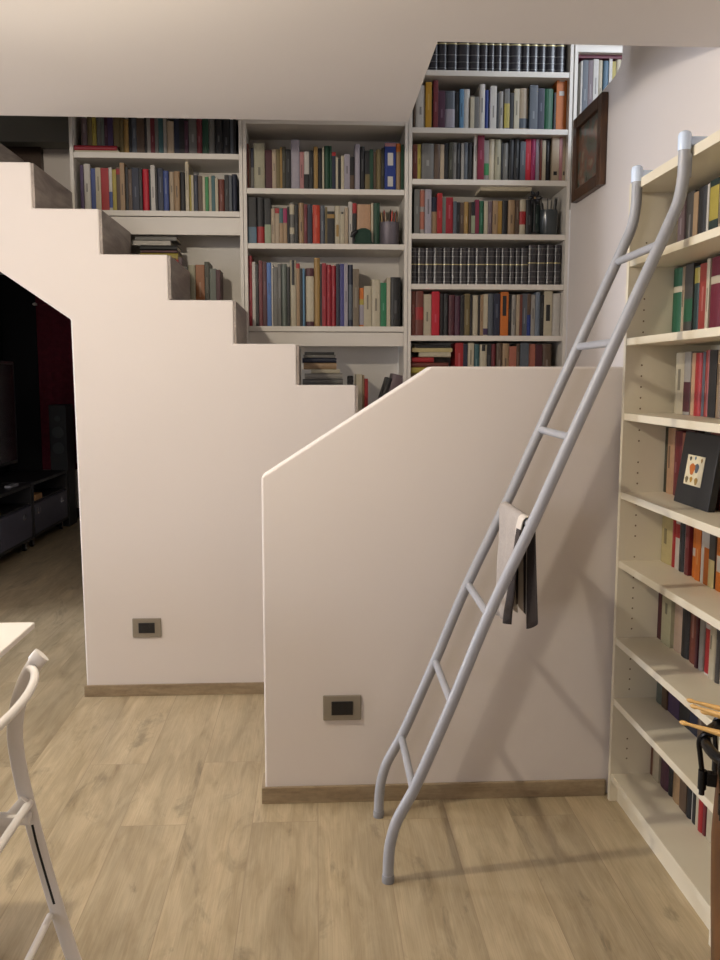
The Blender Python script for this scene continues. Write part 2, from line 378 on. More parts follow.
# ceiling lamp over the table (the main warm light of the room), plus an added left fill lamp
for (x, y, lb) in ((-.755, 1.86, 'round white ceiling lamp above the white table'), (-1.9, 2.05, 'round white ceiling lamp added to brighten the far left of the room')):
    t = thing('ceiling_lamp', lb, 'lamp', (x, y, 2.275))
    bm = bmesh.new(); lathe(bm, [(.05, -.09), (.155, -.104), (.158, -.100), (.055, -.075), (.05, -.001)], 40); obj('shade', bm, WHITE, t, smooth=True)  # unseen dish, shaped to block lamp light from the ceiling
    bm = bmesh.new(); lathe(bm, [(.018, -.120), (.022, -.113), (.018, -.0905)], 20)
    m = mat('lamp_bulb_glass', (255, 230, 200), .4); m.node_tree.nodes['Principled BSDF'].inputs['Emission Color'].default_value = (1, .8, .6, 1)
    m.node_tree.nodes['Principled BSDF'].inputs['Emission Strength'].default_value = 6
    obj('bulb', bm, m, t, smooth=True)

# ---------------------------------------------------------------- back bookcases
def case(x0, x1, yf, depth, zbot, ztop, shelves, label, plinth=None, floorpanel=None):
    t = thing('bookcase', label, 'bookcase', ((x0+x1)/2, yf, zbot[0]))
    def add(n, bm):
        o = obj(n, bm, SHELF_B); o.parent = t; o.location = tuple(-c for c in t.location); return o
    T = .016
    add('side_panel', newbox(x0+.0005, x0+T, yf, yf+depth-.003, zbot[0], ztop, .001))
    add('side_panel', newbox(x1-T, x1-.0005, yf, yf+depth-.003, zbot[1], ztop, .001))
    add('back_panel', newbox(x0+T, x1-T, yf+depth-.009, yf+depth-.003, min(zbot)+ (0.0 if zbot[0] == zbot[1] else .0), ztop))
    for z in shelves: add('shelf', newbox(x0+T+.0005, x1-T-.0005, yf+.004, yf+depth-.01, z-.024, z, .001))
    if plinth: add('plinth', newbox(x0+T+.0005, x1-T-.0005, yf+.012, yf+.03, plinth[0], plinth[1]))
    return t
Yb = 4.05
case(-1.092, -.3235, Yb, .28, (1.976, 1.457), 3.1, (2.070, 2.322, 2.56, 2.80, 3.09), 'white back bookcase on the left above the upper steps', (1.966, 2.043))
case(-.3225, .4295, Yb, .28, (1.457, .952), 3.1, (1.556, 1.930, 2.174, 2.479, 2.80, 3.09), 'white back bookcase in the middle above the lower steps', (1.465, 1.528))
case(.4305, 1.1815, Yb, .28, (.952, .612), 3.1, (1.03, 1.28, 1.515, 1.752, 1.980, 2.223, 2.450, 2.700, 2.95, 3.09), 'tall white back bookcase reaching up into the stairwell opening')
case(1.186, 1.95, Yb+.002, .278, (2.10, 2.10), 3.1, (2.50, 2.814, 3.09), 'white bookcase end showing behind the curved wall end, right of the tall one')

# right bookcase (the ladder leans on it)
XR, Y0, Y1 = .913, 1.812, 2.534
RS = [1.6601, 1.4344, 1.2150, .9794, .7691, .5279, .3360, .0901]
t = thing('bookcase', 'white bookcase along the right wall with the ladder hooked on its top', 'bookcase', (XR, Y1, 0))
def addr(n, bm, m=SHELF, par=None):
    o = obj(n, bm, m); o.parent = par or t
    o.location = tuple(-c for c in t.location) if par is None else (0, 0, 0); return o
DR = 1.173
sp_far = addr('side_panel', newbox(XR, DR, Y1-.018, Y1, 0, 1.876, .001))
addr('side_panel', newbox(XR, DR, Y0, Y0+.018, 0, 1.876, .001))
addr('top_panel', newbox(XR+.001, DR, Y0+.0185, Y1-.0185, 1.850, 1.876, .001))
addr('back_panel', newbox(DR-.006, DR, Y0+.0185, Y1-.0185, .05, 1.849))
for z in RS: addr('shelf', newbox(XR+.002, DR-.0065, Y0+.0185, Y1-.0185, z-.021, z, .001))
addr('kickboard', newbox(XR+.025, XR+.041, Y0+.0185, Y1-.0185, 0, .0685))
# drilled shelf-pin holes in the far side panel, in one mesh with nothing painted
bm = bmesh.new()
for col in (XR+.05, DR-.05):
    for k in range(50):
        z = .14 + k*.032
        if any(-.03 < z-q < .008 for q in RS): continue
        if (k*7) % 9 == 3: continue
        r = bmesh.ops.create_circle(bm, cap_ends=True, radius=.0028, segments=8)
        for v in r['verts']: v.co = Vector((col+v.co.x, Y1-.0184, z+v.co.y))
pin = addr('pin_hole_row', bm, mat('pin_hole_dark', (120, 100, 72), .9)); pin['kind'] = 'stuff'

# ---------------------------------------------------------------- ladder
lad = thing('ladder', 'grey tubular steel ladder leaning to the right on the bookcase', 'ladder', (.19, 2.29, 0))
lad_prof = [(.186, .012), (.187, .06), (.192, .11), (.207, .165), (.232, .215), (.262, .275), (.345, .475), (.439, .715), (.545, .948), (.640, 1.17), (.742, 1.405), (.838, 1.625), (.866, 1.69), (.888, 1.745), (.897, 1.80), (.898, 1.84), (.898, 1.885)]
def lx(z):
    for (a, b), (c, d) in zip(lad_prof, lad_prof[1:]):
        if b <= z <= d: return a + (c-a)*(z-b)/(d-b)
def loff(yy, z): return (.012 if yy > 2.3 else .001)*min(1, z/1.3)
def addl(n, bm, m=GREYM, par=None):
    o = obj(n, bm, m, smooth=True); o.parent = par or lad
    if par is None: o.location = tuple(-c for c in lad.location)
    return o
for yy in (2.12, 2.46):
    bm = bmesh.new(); tube(bm, smooth_path([(x-.002+loff(yy, z), yy, z) for x, z in lad_prof], 5), .0148, 16, ref=(0, 1, 0))
    s = addl('stile', bm)
    bm = bmesh.new(); lathe(bm, [(.0165, 0), (.0168, .004), (.0165, .018), (.0150, .020)], 16, c=(.184, yy))
    addl('foot_cap', bm, mat('grey_foot_rubber', (140, 140, 142), .7), s)
    # hook: cap on the stile with an arm that lies over the bookcase top
    bm = bmesh.new(); lathe(bm, [(.0155, 1.866), (.0158, 1.872), (.0160, 1.900), (.014, 1.907), (.008, 1.911)], 16, c=(.896+loff(yy, 2)-.001, yy))
    box(bm, .908, .952, yy-.011, yy+.011, 1.8775, 1.897, .002)
    box(bm, .946, .958, yy-.011, yy+.011, 1.877, 1.886, .001)
    addl('hook', bm, HOOKM)
    bm = bmesh.new(); box(bm, .897, .9125, yy-.012, yy+.012, 1.80, 1.858, .003)
    addl('bracket', bm)
for z in (.25, .481, .715, .948, 1.17, 1.407, 1.646):
    bm = bmesh.new(); x = lx(z)
    x0_, x1_ = x+loff(2.12, z), x+loff(2.46, z); tube(bm, [(x0_, 2.125, z), (x0_+.23*(x1_-x0_), 2.2, z), (x0_+.77*(x1_-x0_), 2.38, z), (x1_, 2.455, z)], .0105, 14); addl('rung', bm)

# towel over the fourth rung
def towel():
    zt = .948; xr = lx(.948)
    bm = bmesh.new(); NY = 44
    prof = []
    L1, L2 = .290, .270
    for k in range(15): prof.append((-.0145 - .001*math.sin(k), zt - L1*(1-k/15), k/15.0, -1))
    for k in range(7):
        a = math.pi*(1-k/6); prof.append((.0145*math.cos(a), zt+.0145*math.sin(a), 1, 0))
    for k in range(1, 16): prof.append((.0145, zt - L2*k/15, 1-k/15.0, 1))
    grid = []
    for (px, pz, hgt, side) in prof:
        row = []
        for j in range(NY+1):
            u = j/NY; fall = 1-hgt
            w = .275*(1-.30*fall**.7 if side > 0 else 1-.32*fall**.7)
            y = 2.295 + (u-.5)*w + (.012*fall*(-side))
            amp = .0115*fall**.6 + .001
            off = amp*math.sin(u*math.pi*2*(2.5 if side <= 0 else 3.0)+ (0 if side <= 0 else 1.1)) + .006*fall*math.sin(u*11)
            dx = px + (off+ .010*fall)*(1 if side >= 0 else -1)*(1 if side else 0)
            z = pz - (fall*.030*math.sin(u*7.5) if side > 0 else fall*.022*(u-.3))
            row.append(bm.verts.new((xr+dx, y, z)))
        grid.append(row)
    for i in range(len(grid)-1):
        for j in range(NY):
            f = bm.faces.new((grid[i][j], grid[i+1][j], grid[i+1][j+1], grid[i][j+1]))
            u = (j+.5)/NY; side = prof[i][3] if prof[i][3] == prof[i+1][3] else 0
            s = 0
            if side > 0 or (side < 0 and u < .12):
                s = [2, 2, 2, 1, 2, 2, 2, 1, 1, 2, 2, 2, 2, 0, 0, 0][min(15, int(u*16))] if side > 0 else 2
            elif u < .18 and i > 12: s = 1
            f.material_index = s
    m0 = mat('light_grey_towel_cotton', (172, 164, 158), .95, noise=.06, nscale=150, bump=.4, bscale=900)
    m1 = mat('white_towel_stripe', (214, 206, 196), .95, bump=.4, bscale=900)
    m2 = mat('dark_towel_stripe', (58, 52, 52), .95, noise=.1, nscale=150, bump=.4, bscale=900)
    o = obj('towel', bm, [m0, m1, m2], smooth=True)
    md = o.modifiers.new('thickness', 'SOLIDIFY'); md.thickness = .0022; md.offset = 1
    tag(o, 'grey towel with dark and white stripes hanging over a ladder rung', 'towel')
towel()

# framed picture on the right wall
t = thing('framed_picture', 'small wooden framed picture hanging high on the right wall', 'picture', (1.1835, 3.75, 2.28))
def addp(n, bm, m, **k):
    o = obj(n, bm, m, **k); o.parent = t; o.location = tuple(-c for c in t.location); return o
bm = bmesh.new()
for a in ((3.555, 3.605, 2.10, 2.46), (3.895, 3.945, 2.10, 2.46), (3.605, 3.895, 2.10, 2.15), (3.605, 3.895, 2.41, 2.46)): box(bm, 1.155, 1.1830, *a, bev=.004)
addp('frame', bm, FRAMEW)
m = bpy.data.materials.new('faded_print'); m.use_nodes = True; nt = m.node_tree; b = nt.nodes['Principled BSDF']
tc = nt.nodes.new('ShaderNodeTexCoord'); n = nt.nodes.new('ShaderNodeTexNoise'); n.inputs['Scale'].default_value = 11; n.inputs['Detail'].default_value = 5
r = nt.nodes.new('ShaderNodeValToRGB'); e = r.color_ramp.elements
e[0].position = .3; e[0].color = lin((62, 62, 52)); e[1].position = .7; e[1].color = lin((150, 146, 124))
x = e.new(.45); x.color = lin((96, 104, 92)); x = e.new(.56); x.color = lin((128, 92, 76))
nt.links.new(tc.outputs['Object'], n.inputs['Vector']); nt.links.new(n.outputs['Fac'], r.inputs['Fac']); nt.links.new(r.outputs['Color'], b.inputs['Base Color']); b.inputs['Roughness'].default_value = .25
addp('print', newbox(1.169, 1.175, 3.603, 3.897, 2.148, 2.412), m)

ROWS = {  # narrow black entries mostly stand for shadowed gaps, built as dark books
 'c1r1': (2.322, [(-1052,7,160,'brown'), (-1046,24,155,'mauve'), (-1021,11,171,'olive'), (-1011,11,161,'olive'), (-1000,18,161,'yellow'), (-982,21,166,'grey'), (-961,14,162,'greygreen'), (-947,17,165,'plum'), (-930,23,164,'purple'), (-906,27,171,'olive'), (-880,22,169,'olive'), (-858,21,153,'gold'), (-837,14,164,'black'), (-823,21,170,'slate'), (-802,35,159,'brown'), (-767,10,165,'black'), (-757,17,171,'palegrey'), (-740,20,170,'dred'), (-720,16,167,'grey'), (-704,22,169,'teal'), (-681,14,169,'palegrey'), (-668,33,148,'beige'), (-635,24,161,'navy'), (-612,25,162,'black'), (-587,17,151,'plum'), (-569,38,163,'grey'), (-532,24,169,'dred'), (-507,28,169,'dgreen'), (-479,29,167,'grey'), (-450,36,164,'black'), (-415,34,165,'black'), (-381,14,160,'slate'), (-367,13,162,'black')]),
 'c1r2': (2.070, [(-1057,15,201,'purple'), (-1042,30,207,'white'), (-1013,22,190,'blue'), (-991,24,193,'cream'), (-967,36,191,'red'), (-931,15,194,'white',(('blue',17,87),)), (-916,18,186,'yellow'), (-898,18,197,'brown',(('red',164,189),)), (-880,21,214,'tan'), (-859,14,198,'black'), (-845,17,187,'brown'), (-828,31,194,'navy'), (-797,15,194,'black'), (-782,29,190,'bred'), (-753,10,188,'black'), (-743,20,205,'white'), (-724,11,196,'black'), (-713,25,195,'navy'), (-688,25,183,'blue'), (-662,23,179,'beige'), (-640,27,182,'tan'), (-613,25,179,'black'), (-587,16,223,'cream'), (-572,11,168,'yellow'), (-561,11,165,'cream'), (-550,18,166,'navy'), (-532,22,163,'brown'), (-510,12,160,'cream'), (-498,15,158,'green'), (-483,13,164,'cream'), (-470,17,164,'teal'), (-453,14,153,'cream'), (-439,28,149,'redbrown'), (-411,20,170,'black'), (-391,14,169,'slate'), (-376,22,173,'navy')]),
 'c2r1': (2.174, [(-310,12,202,'redbrown'), (-299,9,187,'brown'), (-289,14,185,'navy',(('grey',13,99),)), (-275,50,203,'cream2'), (-225,33,180,'maroon'), (-193,20,183,'beige'), (-173,17,181,'olive'), (-156,10,191,'gold'), (-147,17,192,'dolive'), (-130,24,181,'black'), (-106,40,221,'lilac'), (-67,20,171,'pink'), (-47,24,177,'black',(('white',73,174),)), (-23,20,177,'black'), (-2,19,193,'gold'), (17,20,189,'black'), (37,9,194,'cream'), (46,27,200,'dgreen'), (72,9,198,'dgreen'), (81,18,172,'navy',(('red',155,172),)), (99,11,150,'cream'), (110,13,143,'black'), (123,15,156,'cream'), (138,26,163,'lilac'), (163,22,151,'black',(('brown',8,70),)), (186,24,205,'lilac'), (210,24,199,'black'), (234,22,180,'black',(('olive',9,76),)), (255,17,186,'dgreen'), (273,13,175,'brown'), (286,23,186,'olive'), (309,15,193,'dolive'), (324,51,213,'rblue',(('pink',196,211),('white',112,168),('white',19,63))), (375,23,211,'tan',(('orange',174,211),)), (398,14,206,'dgreen')]),
 'c2r2': (1.930, [(-305,39,210,'black',(('steel',4,76),)), (-267,38,210,'black',(('red',4,79),)), (-229,29,205,'black',(('pgreen',5,88),)), (-201,19,161,'beige'), (-182,20,164,'beige',(('red',141,164),)), (-162,18,164,'tan',(('teal',97,164),)), (-144,18,165,'tan',(('magenta',97,162),)), (-126,11,171,'black'), (-115,23,188,'grey',(('cream',136,180),('cream',48,77))), (-92,17,183,'black'), (-74,26,189,'tan'), (-49,16,182,'dred'), (-33,23,182,'navy'), (-9,35,179,'orangered'), (26,22,178,'slate'), (49,11,171,'olive'), (59,34,151,'black',(('gold',120,138),)), (93,26,176,'cream',(('gold',38,91),)), (119,20,150,'cream',(('black',141,150),)), (139,17,168,'beige'), (157,19,197,'white'), (176,19,191,'black',(('red',144,188),)), (195,68,185,'peach'), (262,11,192,'cream'), (273,31,192,'dgreen2')]),
 'c2r3': (1.556, [(-308,18,321,'crimson'), (-290,16,293,'white'), (-274,14,282,'black'), (-259,17,299,'dred'), (-242,20,296,'maroon'), (-222,20,291,'blue2'), (-202,9,288,'white'), (-192,20,271,'grey'), (-173,17,286,'grey'), (-155,26,286,'greygreen'), (-129,14,272,'black'), (-115,29,303,'cream',(('black',189,303),)), (-86,16,289,'tan',(('red',266,288),)), (-70,13,266,'black'), (-57,10,266,'lblue'), (-46,5,266,'black'), (-41,37,267,'maroon',(('cream',23,230),)), (-4,29,315,'gold'), (25,9,287,'black'), (33,20,290,'crimson'), (54,22,284,'crimson'), (76,23,279,'crimson'), (99,17,288,'navy'), (117,20,288,'violet'), (136,18,291,'lilac'), (155,23,285,'navy',(('slate',32,194),)), (177,29,265,'brownbag'), (207,22,180,'orange',(('yellow',102,128),('lilac',9,102))), (229,36,188,'cream'), (265,41,217,'cream'), (306,29,203,'green2'), (335,18,226,'cream'), (353,49,229,'black')]),
 'c3r1': (2.450, [(457,9,149,'brown'), (466,44,194,'white'), (510,28,206,'amber'), (537,9,183,'black'), (546,23,216,'dred'), (570,32,173,'plum'), (602,48,174,'slate',(('lilac',14,94),)), (650,18,169,'black'), (668,20,180,'lblue'), (687,30,183,'white'), (718,19,148,'cream'), (737,21,148,'grey'), (758,28,204,'white'), (786,22,182,'rblue'), (808,3,189,'lilac'), (811,29,198,'white'), (840,11,168,'black'), (851,25,177,'palegrey'), (876,25,186,'grey',(('yellow',14,122),)), (902,20,169,'black'), (921,25,187,'cream'), (946,45,192,'beige',(('slate',16,59),)), (991,38,201,'slate'), (1030,32,189,'navy'), (1061,43,189,'green3'), (1105,13,172,'black'), (1116,76,238,'orange',(('white',220,232),('white',158,178)))]),
 'c3r2': (2.223, [(456,21,164,'redbrown'), (477,16,164,'yellow'), (494,59,165,'grey'), (553,29,165,'brown'), (582,19,163,'beige'), (601,20,170,'black'), (621,20,172,'dolive'), (642,15,172,'grey'), (656,23,172,'black'), (679,15,170,'palegrey'), (694,15,173,'slate'), (708,29,173,'black'), (737,16,204,'white'), (753,31,204,'crimson2'), (784,26,187,'palegrey',(('green',30,83),)), (810,26,191,'cream'), (836,30,189,'cream2'), (867,8,178,'black'), (875,27,175,'grey'), (902,26,192,'black'), (927,27,196,'black'), (955,26,182,'slate'), (980,26,194,'bred'), (1006,23,194,'magenta'), (1029,18,197,'lilac'), (1047,10,194,'redbrown'), (1057,17,186,'cream'), (1074,27,192,'black'), (1101,34,204,'beige',(('black',30,47),)), (1135,16,204,'pink'), (1151,28,204,'beige',(('black',30,47),))]),
 'c3r3': (1.980, [(461,26,203,'grey'), (487,24,204,'palegrey',(('salmon',125,198),('salmon',23,102))), (511,32,203,'lilac'), (544,25,171,'navy',(('tan',7,106),)), (569,25,188,'red'), (593,18,170,'greygreen'), (611,34,171,'crimson'), (645,16,152,'slate'), (661,16,149,'black'), (677,19,149,'brown'), (696,23,152,'gold'), (720,11,150,'brown'), (730,18,150,'black',(('pgreen',8,88),)), (748,19,161,'magenta2'), (766,24,156,'green3'), (790,18,153,'cream'), (808,22,155,'mauve'), (830,24,157,'tan'), (853,22,157,'gold2'), (876,28,160,'black'), (904,35,163,'tan'), (939,18,162,'brown'), (958,29,164,'cream',(('red',50,110),)), (987,35,164,'black'), (1023,30,142,'dteal')]),
 'c3r5': (1.515, [(449,21,205,'redbrown'), (470,40,208,'redbrown',(('red',74,133),)), (510,38,193,'cream'), (548,37,205,'bred'), (585,22,197,'black'), (607,23,197,'black'), (630,30,191,'maroon'), (660,27,186,'plum'), (686,18,191,'black'), (704,27,197,'olive'), (731,10,192,'black'), (741,30,189,'cream'), (771,9,192,'black'), (780,15,192,'tan'), (794,21,195,'cream',(('purple',5,35),)), (815,29,198,'slate'), (844,31,198,'navy'), (875,38,205,'orange',(('black',94,187),)), (913,17,196,'black'), (930,21,193,'palegrey'), (951,16,193,'beige'), (967,14,194,'redbrown'), (981,24,199,'slate'), (1005,18,199,'rblue',(('brown',100,199),)), (1023,19,193,'palegrey'), (1042,23,205,'slate2'), (1065,18,193,'black'), (1083,40,212,'cream',(('black',71,147),)), (1123,47,200,'white')]),
 'c3r6': (1.280, [(663,38,203,'red'), (701,21,197,'navy'), (723,29,203,'cream'), (752,28,197,'teal'), (781,35,195,'cream',(('black',164,195),)), (816,20,198,'black'), (836,24,198,'dred'), (860,29,203,'brown'), (889,32,200,'tan'), (921,36,187,'salmon'), (957,16,200,'brown'), (973,41,203,'slate'), (1014,34,198,'salmon'), (1049,34,196,'maroon'), (1083,46,198,'brown')]),
 'c1low': (1.630, [(-672,36,233,'brown'), (-636,27,238,'mauve'), (-609,25,198,'grey'), (-584,34,203,'cream2'), (-550,41,206,'orange2'), (-509,22,219,'dolive'), (-487,31,189,'greygreen'), (-457,20,184,'maroon')]),
 'c2low': (1.110, [(192,30,225,'cream'), (222,10,221,'tan'), (232,17,204,'red')]),
 'c3r0': (2.700, [(525,41,240,'enc'), (566,41,240,'enc'), (607,48,240,'enc'), (656,55,240,'enc'), (710,49,240,'enc'), (759,37,240,'enc'), (796,31,240,'enc'), (827,34,240,'enc'), (860,37,240,'enc'), (897,55,240,'enc'), (953,37,240,'enc'), (990,39,240,'enc'), (1029,36,240,'enc'), (1065,45,240,'enc'), (1110,45,240,'enc')]),
 'c3r4a': (1.752, [(450,28,167,'enc'), (478,38,167,'enc'), (515,38,167,'enc'), (553,45,168,'enc'), (598,40,168,'enc'), (638,38,168,'enc'), (676,38,168,'enc'), (713,38,169,'enc'), (751,50,169,'enc'), (801,45,170,'enc'), (846,28,170,'enc'), (874,38,170,'enc'), (912,28,170,'enc'), (941,27,170,'enc'), (967,35,171,'enc')]),
 'c3r4b': (1.752, [(1002,43,185,'enc'), (1045,43,185,'enc'), (1088,38,186,'enc'), (1126,33,186,'enc')]),
 'c4': (2.500, [(1226,9,261,'white'), (1234,27,286,'slate'), (1261,23,286,'mauve'), (1284,25,280,'white'), (1309,21,278,'cream'), (1330,26,279,'steel'), (1356,16,288,'white'), (1372,18,291,'yellow'), (1390,25,299,'cream')]),
 'r1': (1.660, [(2499,21,164,'olive'), (2478,44,169,'mauve'), (2434,53,170,'dgrey'), (2382,29,161,'tan'), (2352,52,166,'black'), (2300,12,167,'white'), (2289,51,172,'dteal',(('yellow',69,155),)), (2237,33,171,'beige'), (2204,37,172,'dgrey')]),
 'r2': (1.434, [(2554,72,198,'green3',(('cream',129,146),)), (2482,34,197,'beige'), (2447,60,199,'dgrey',(('green3',41,103),)), (2388,45,187,'dteal',(('yellow',141,182),)), (2343,52,189,'brick'), (2291,21,197,'cream'), (2270,85,195,'mag3',(('cream',127,147),)), (2186,37,189,'cream')]),
 'r3': (1.215, [(2473,76,175,'cream'), (2397,43,176,'palegrey',(('maroon',9,92),)), (2355,25,172,'peach'), (2329,43,171,'red'), (2286,15,173,'slate'), (2271,27,177,'brick'), (2244,43,176,'black'), (2201,28,175,'tan'), (2173,33,177,'cream')]),
 'r4': (0.979, [(2575,23,194,'dolive'), (2551,56,194,'peach'), (2495,54,188,'dred'), (2441,48,185,'salmon'), (2393,53,194,'maroon'), (2339,63,192,'brown'), (2276,60,196,'dgrey'), (2216,74,198,'redbrown'), (2142,43,201,'brick')]),
 'r5': (0.769, [(2514,81,118,'paleyellow'), (2433,28,134,'red'), (2405,28,132,'white',(('red',92,132),)), (2377,30,132,'black'), (2347,17,133,'white',(('black',53,133),)), (2330,26,131,'dred'), (2304,38,131,'orange',(('white',61,83),)), (2266,31,132,'orange'), (2235,18,131,'white'), (2217,30,132,'white',(('orange',0,100),)), (2188,34,133,'dgrey',(('paleyellow',0,74),)), (2153,44,138,'orange',(('white',51,93),)), (2109,37,140,'orange')]),
 'r6': (0.528, [(2612,53,150,'maroon'), (2559,85,154,'pgreen2'), (2474,73,129,'blush'), (2400,62,144,'black'), (2338,72,144,'redbrown'), (2266,19,143,'maroon'), (2247,31,142,'palegrey'), (2216,51,139,'red',(('white',126,139),('white',0,4))), (2165,37,133,'cream'), (2128,22,137,'dgrey'), (2105,38,136,'cream')]),
 'r7': (0.336, [(2495,50,97,'greygreen'), (2446,37,103,'brown'), (2409,78,108,'purple'), (2331,67,117,'black'), (2265,51,127,'navy'), (2214,55,130,'brown'), (2159,52,139,'cream')]),
 'r8': (0.090, [(2521,24,72,'brick2'), (2497,47,85,'cream'), (2450,60,96,'plum'), (2390,29,101,'black'), (2361,56,102,'tan'), (2305,47,109,'brown'), (2258,29,107,'black'), (2229,10,110,'white'), (2219,19,109,'black'), (2200,19,106,'cream'), (2182,28,112,'red'), (2154,15,112,'dred'), (2139,41,115,'cream')]),
}
# ---------------------------------------------------------------- books
ORD = ['first','second','third','fourth','fifth','sixth','seventh','eighth','ninth','tenth','eleventh','twelfth','thirteenth','fourteenth','fifteenth','sixteenth','seventeenth','eighteenth','nineteenth','twentieth']
ORD += ['twenty-'+x for x in ORD[:9]] + ['thirtieth'] + ['thirty-'+x for x in ORD[:9]]
def book_bm(w, h, d, bands=(), rounded=True, title=None):
    """standing book: spine at y=0 facing -y, x 0..w, z 0..h. slots: 0 cover, 1 pages, 2.. bands"""
    bm = bmesh.new()
    t = min(.0022, w*.2); r = min(.3*w, .007) if rounded else .0008
    arc = [(w*.5 - w*.5*math.cos(math.pi*k/6), r - r*math.sin(math.pi*k/6)) for k in range(7)]
    prism([(0, d)] + arc + [(w, d), (w-t, d), (w-t, r+t), (t, r+t), (t, d)], 'z', 0, h, bm)
    n0 = len(bm.faces)
    box(bm, t+.0002, w-t-.0002, r+t, d-.004, .003, h-.004, mi=1)
    bm.faces.ensure_lookup_table()
    def band(z0, z1, mi, x0=0, x1=1, e=.0005):
        pts = [(w*.5 - (w*.5+e)*math.cos(math.pi*(x0+(x1-x0)*k/6)), r - (r+e)*math.sin(math.pi*(x0+(x1-x0)*k/6))) for k in range(7)]
        inn = [(w*.5 - (w*.5-.001)*math.cos(math.pi*(x0+(x1-x0)*k/6)), r+.0005 - (r-.0001)*math.sin(math.pi*(x0+(x1-x0)*k/6))) for k in range(6, -1, -1)]
        b = len(bm.faces)
        prism(pts+inn, 'z', z0, z1, bm)
        bm.faces.ensure_lookup_table()
        for f in bm.faces[b:]: f.material_index = mi
    for i, bd in enumerate(bands):
        if len(bd) > 2: band(bd[0], min(bd[1], h-.0006), 2+i, .34, .66, .0004)
        else: band(bd[0], min(bd[1], h-.0006), 2+i)
    if title: band(title[0], title[1], 2+len(bands), .43, .57, .0004)
    return bm
def spineless_title(w, h, col, rnd):
    """soft lettering strip down some spines"""
    return None
PHR = {'c1r1': 'upper shelf of left back bookcase', 'c1r2': 'lower shelf of left back bookcase', 'c2r1': 'top shelf of middle bookcase',
 'c2r2': 'second shelf of middle bookcase', 'c2r3': 'third shelf of middle bookcase', 'c3r1': 'second shelf of tall bookcase', 'c3r2': 'third shelf of tall bookcase',
 'c3r3': 'fourth shelf of tall bookcase', 'c3r5': 'sixth shelf of tall bookcase', 'c3r6': 'lowest visible shelf of tall bookcase', 'c1low': 'step under left bookcase',
 'c2low': 'step under middle bookcase', 'c4': 'shelf behind curved wall end', 'c3r0': 'top shelf of tall bookcase', 'c3r4a': 'fifth shelf of tall bookcase', 'c3r4b': 'fifth shelf of tall bookcase',
 'r1': 'top shelf of ladder bookcase', 'r2': 'second shelf of ladder bookcase', 'r3': 'third shelf of ladder bookcase', 'r4': 'fourth shelf of ladder bookcase',
 'r5': 'fifth shelf of ladder bookcase', 'r6': 'sixth shelf of ladder bookcase', 'r7': 'seventh shelf of ladder bookcase', 'r8': 'bottom shelf of ladder bookcase'}
LIM = {'c1': (-1.0755, -.3400), 'c2': (-.3060, .4130), 'c3': (.4470, 1.1650), 'c4': (1.2000, 1.9)}
RH = {'r5': (.150, .168), 'r6': (.185, .208), 'r7': (.145, .166), 'r8': (.180, .212)}
books = []           # (area, key, row, idx, params)
for key, (z, L) in ROWS.items():
    right = key[0] == 'r'
    L = [list(e) for e in L]
    rnd = random.Random(key)
    if not right:
        a, b = LIM[key[:2]]; over = max(0, a*1000 - L[0][0])
        L[0][0] += over; L[0][1] -= over
        end = L[-1][0]+L[-1][1]
        if end > b*1000: L[-1][1] -= end-b*1000
        if L[-1][1] < 5: L.pop()
    else:
        top = (Y1-.0195)*1000; yn = 2150.
        if L[0][0] > top:
            k_ = (top-yn)/(L[0][0]-yn)
            for e in L:
                a_ = e[0]; c_ = a_-e[1]; a2 = yn+(a_-yn)*k_ if a_ > yn else a_; c2 = yn+(c_-yn)*k_ if c_ > yn else c_
                e[0] = a2; e[1] = a2-c2
        L = [e for e in L if e[0]-e[1] > (Y0+.020)*1000 and e[1] > 4]
    for i, e in enumerate(L):
        bands = e[4] if len(e) > 4 else ()
        h = e[2]/1000.
        if key in RH: h = rnd.uniform(*RH[key])
        if key in ('c4',): h = min(h, .262 + .01*rnd.random())
        d2 = 5 if right else 18
        if right: d2 *= .8/ .35
        zz_ = z
        if key == 'c1r1' and (e[0]+e[1]) < -874: zz_ = z+.0315; h -= .03
        books.append(dict(area=e[1]*h/d2, row=key, i=i, x=e[0]/1000., w=max(.004, e[1]/1000.-.0009), h=h, col=e[3], bands=bands, z=zz_, right=right, n=len(L), L=L))
plain = [b for b in books if b['col'] != 'enc']
plain.sort(key=lambda b: -b['area'])
KEEP = 279
for k, b in enumerate(plain): b['keep'] = k < KEEP
# labels
def sizeword(b):
    if b['w'] < .013: return 'thin'
    if b['w'] > .036: return 'thick'
    hs = [q['h'] for q in books if q['row'] == b['row']]
    if b['h'] > sorted(hs)[int(len(hs)*.8)]: return 'tall'
    if b['h'] < sorted(hs)[int(len(hs)*.2)]: return 'short'
    return ''
def nm(L, i): return WORD[L[i][3]] if 0 <= i < len(L) else None
def describe(b, mode):
    L, i = b['L'], b['i']; c = WORD[b['col']]; s = sizeword(b)
    head = (s + ' ' if s else '') + c + ' book'
    if b['bands'] and mode != 2: head += ' with ' + WORD[b['bands'][0][0]] + ' ' + 'label'
    ph = 'on ' + PHR[b['row']]
    if mode == 0:
        return head + ' ' + ph
    if mode == 1:
        l, r = nm(L, i-1), nm(L, i+1)
        if l and r: return head + ' between ' + (l + ' and ' + r if l != r else 'two ' + l) + ', ' + PHR[b['row']]
        if r: return head + ' at left end, ' + PHR[b['row']]
        return head + ' at right end, ' + PHR[b['row']]
    return head + ', ' + ORD[i] + ' from left, ' + PHR[b['row']]
for b in books: b['cand'] = [describe(b, m) for m in (0, 1, 2)]
from collections import Counter
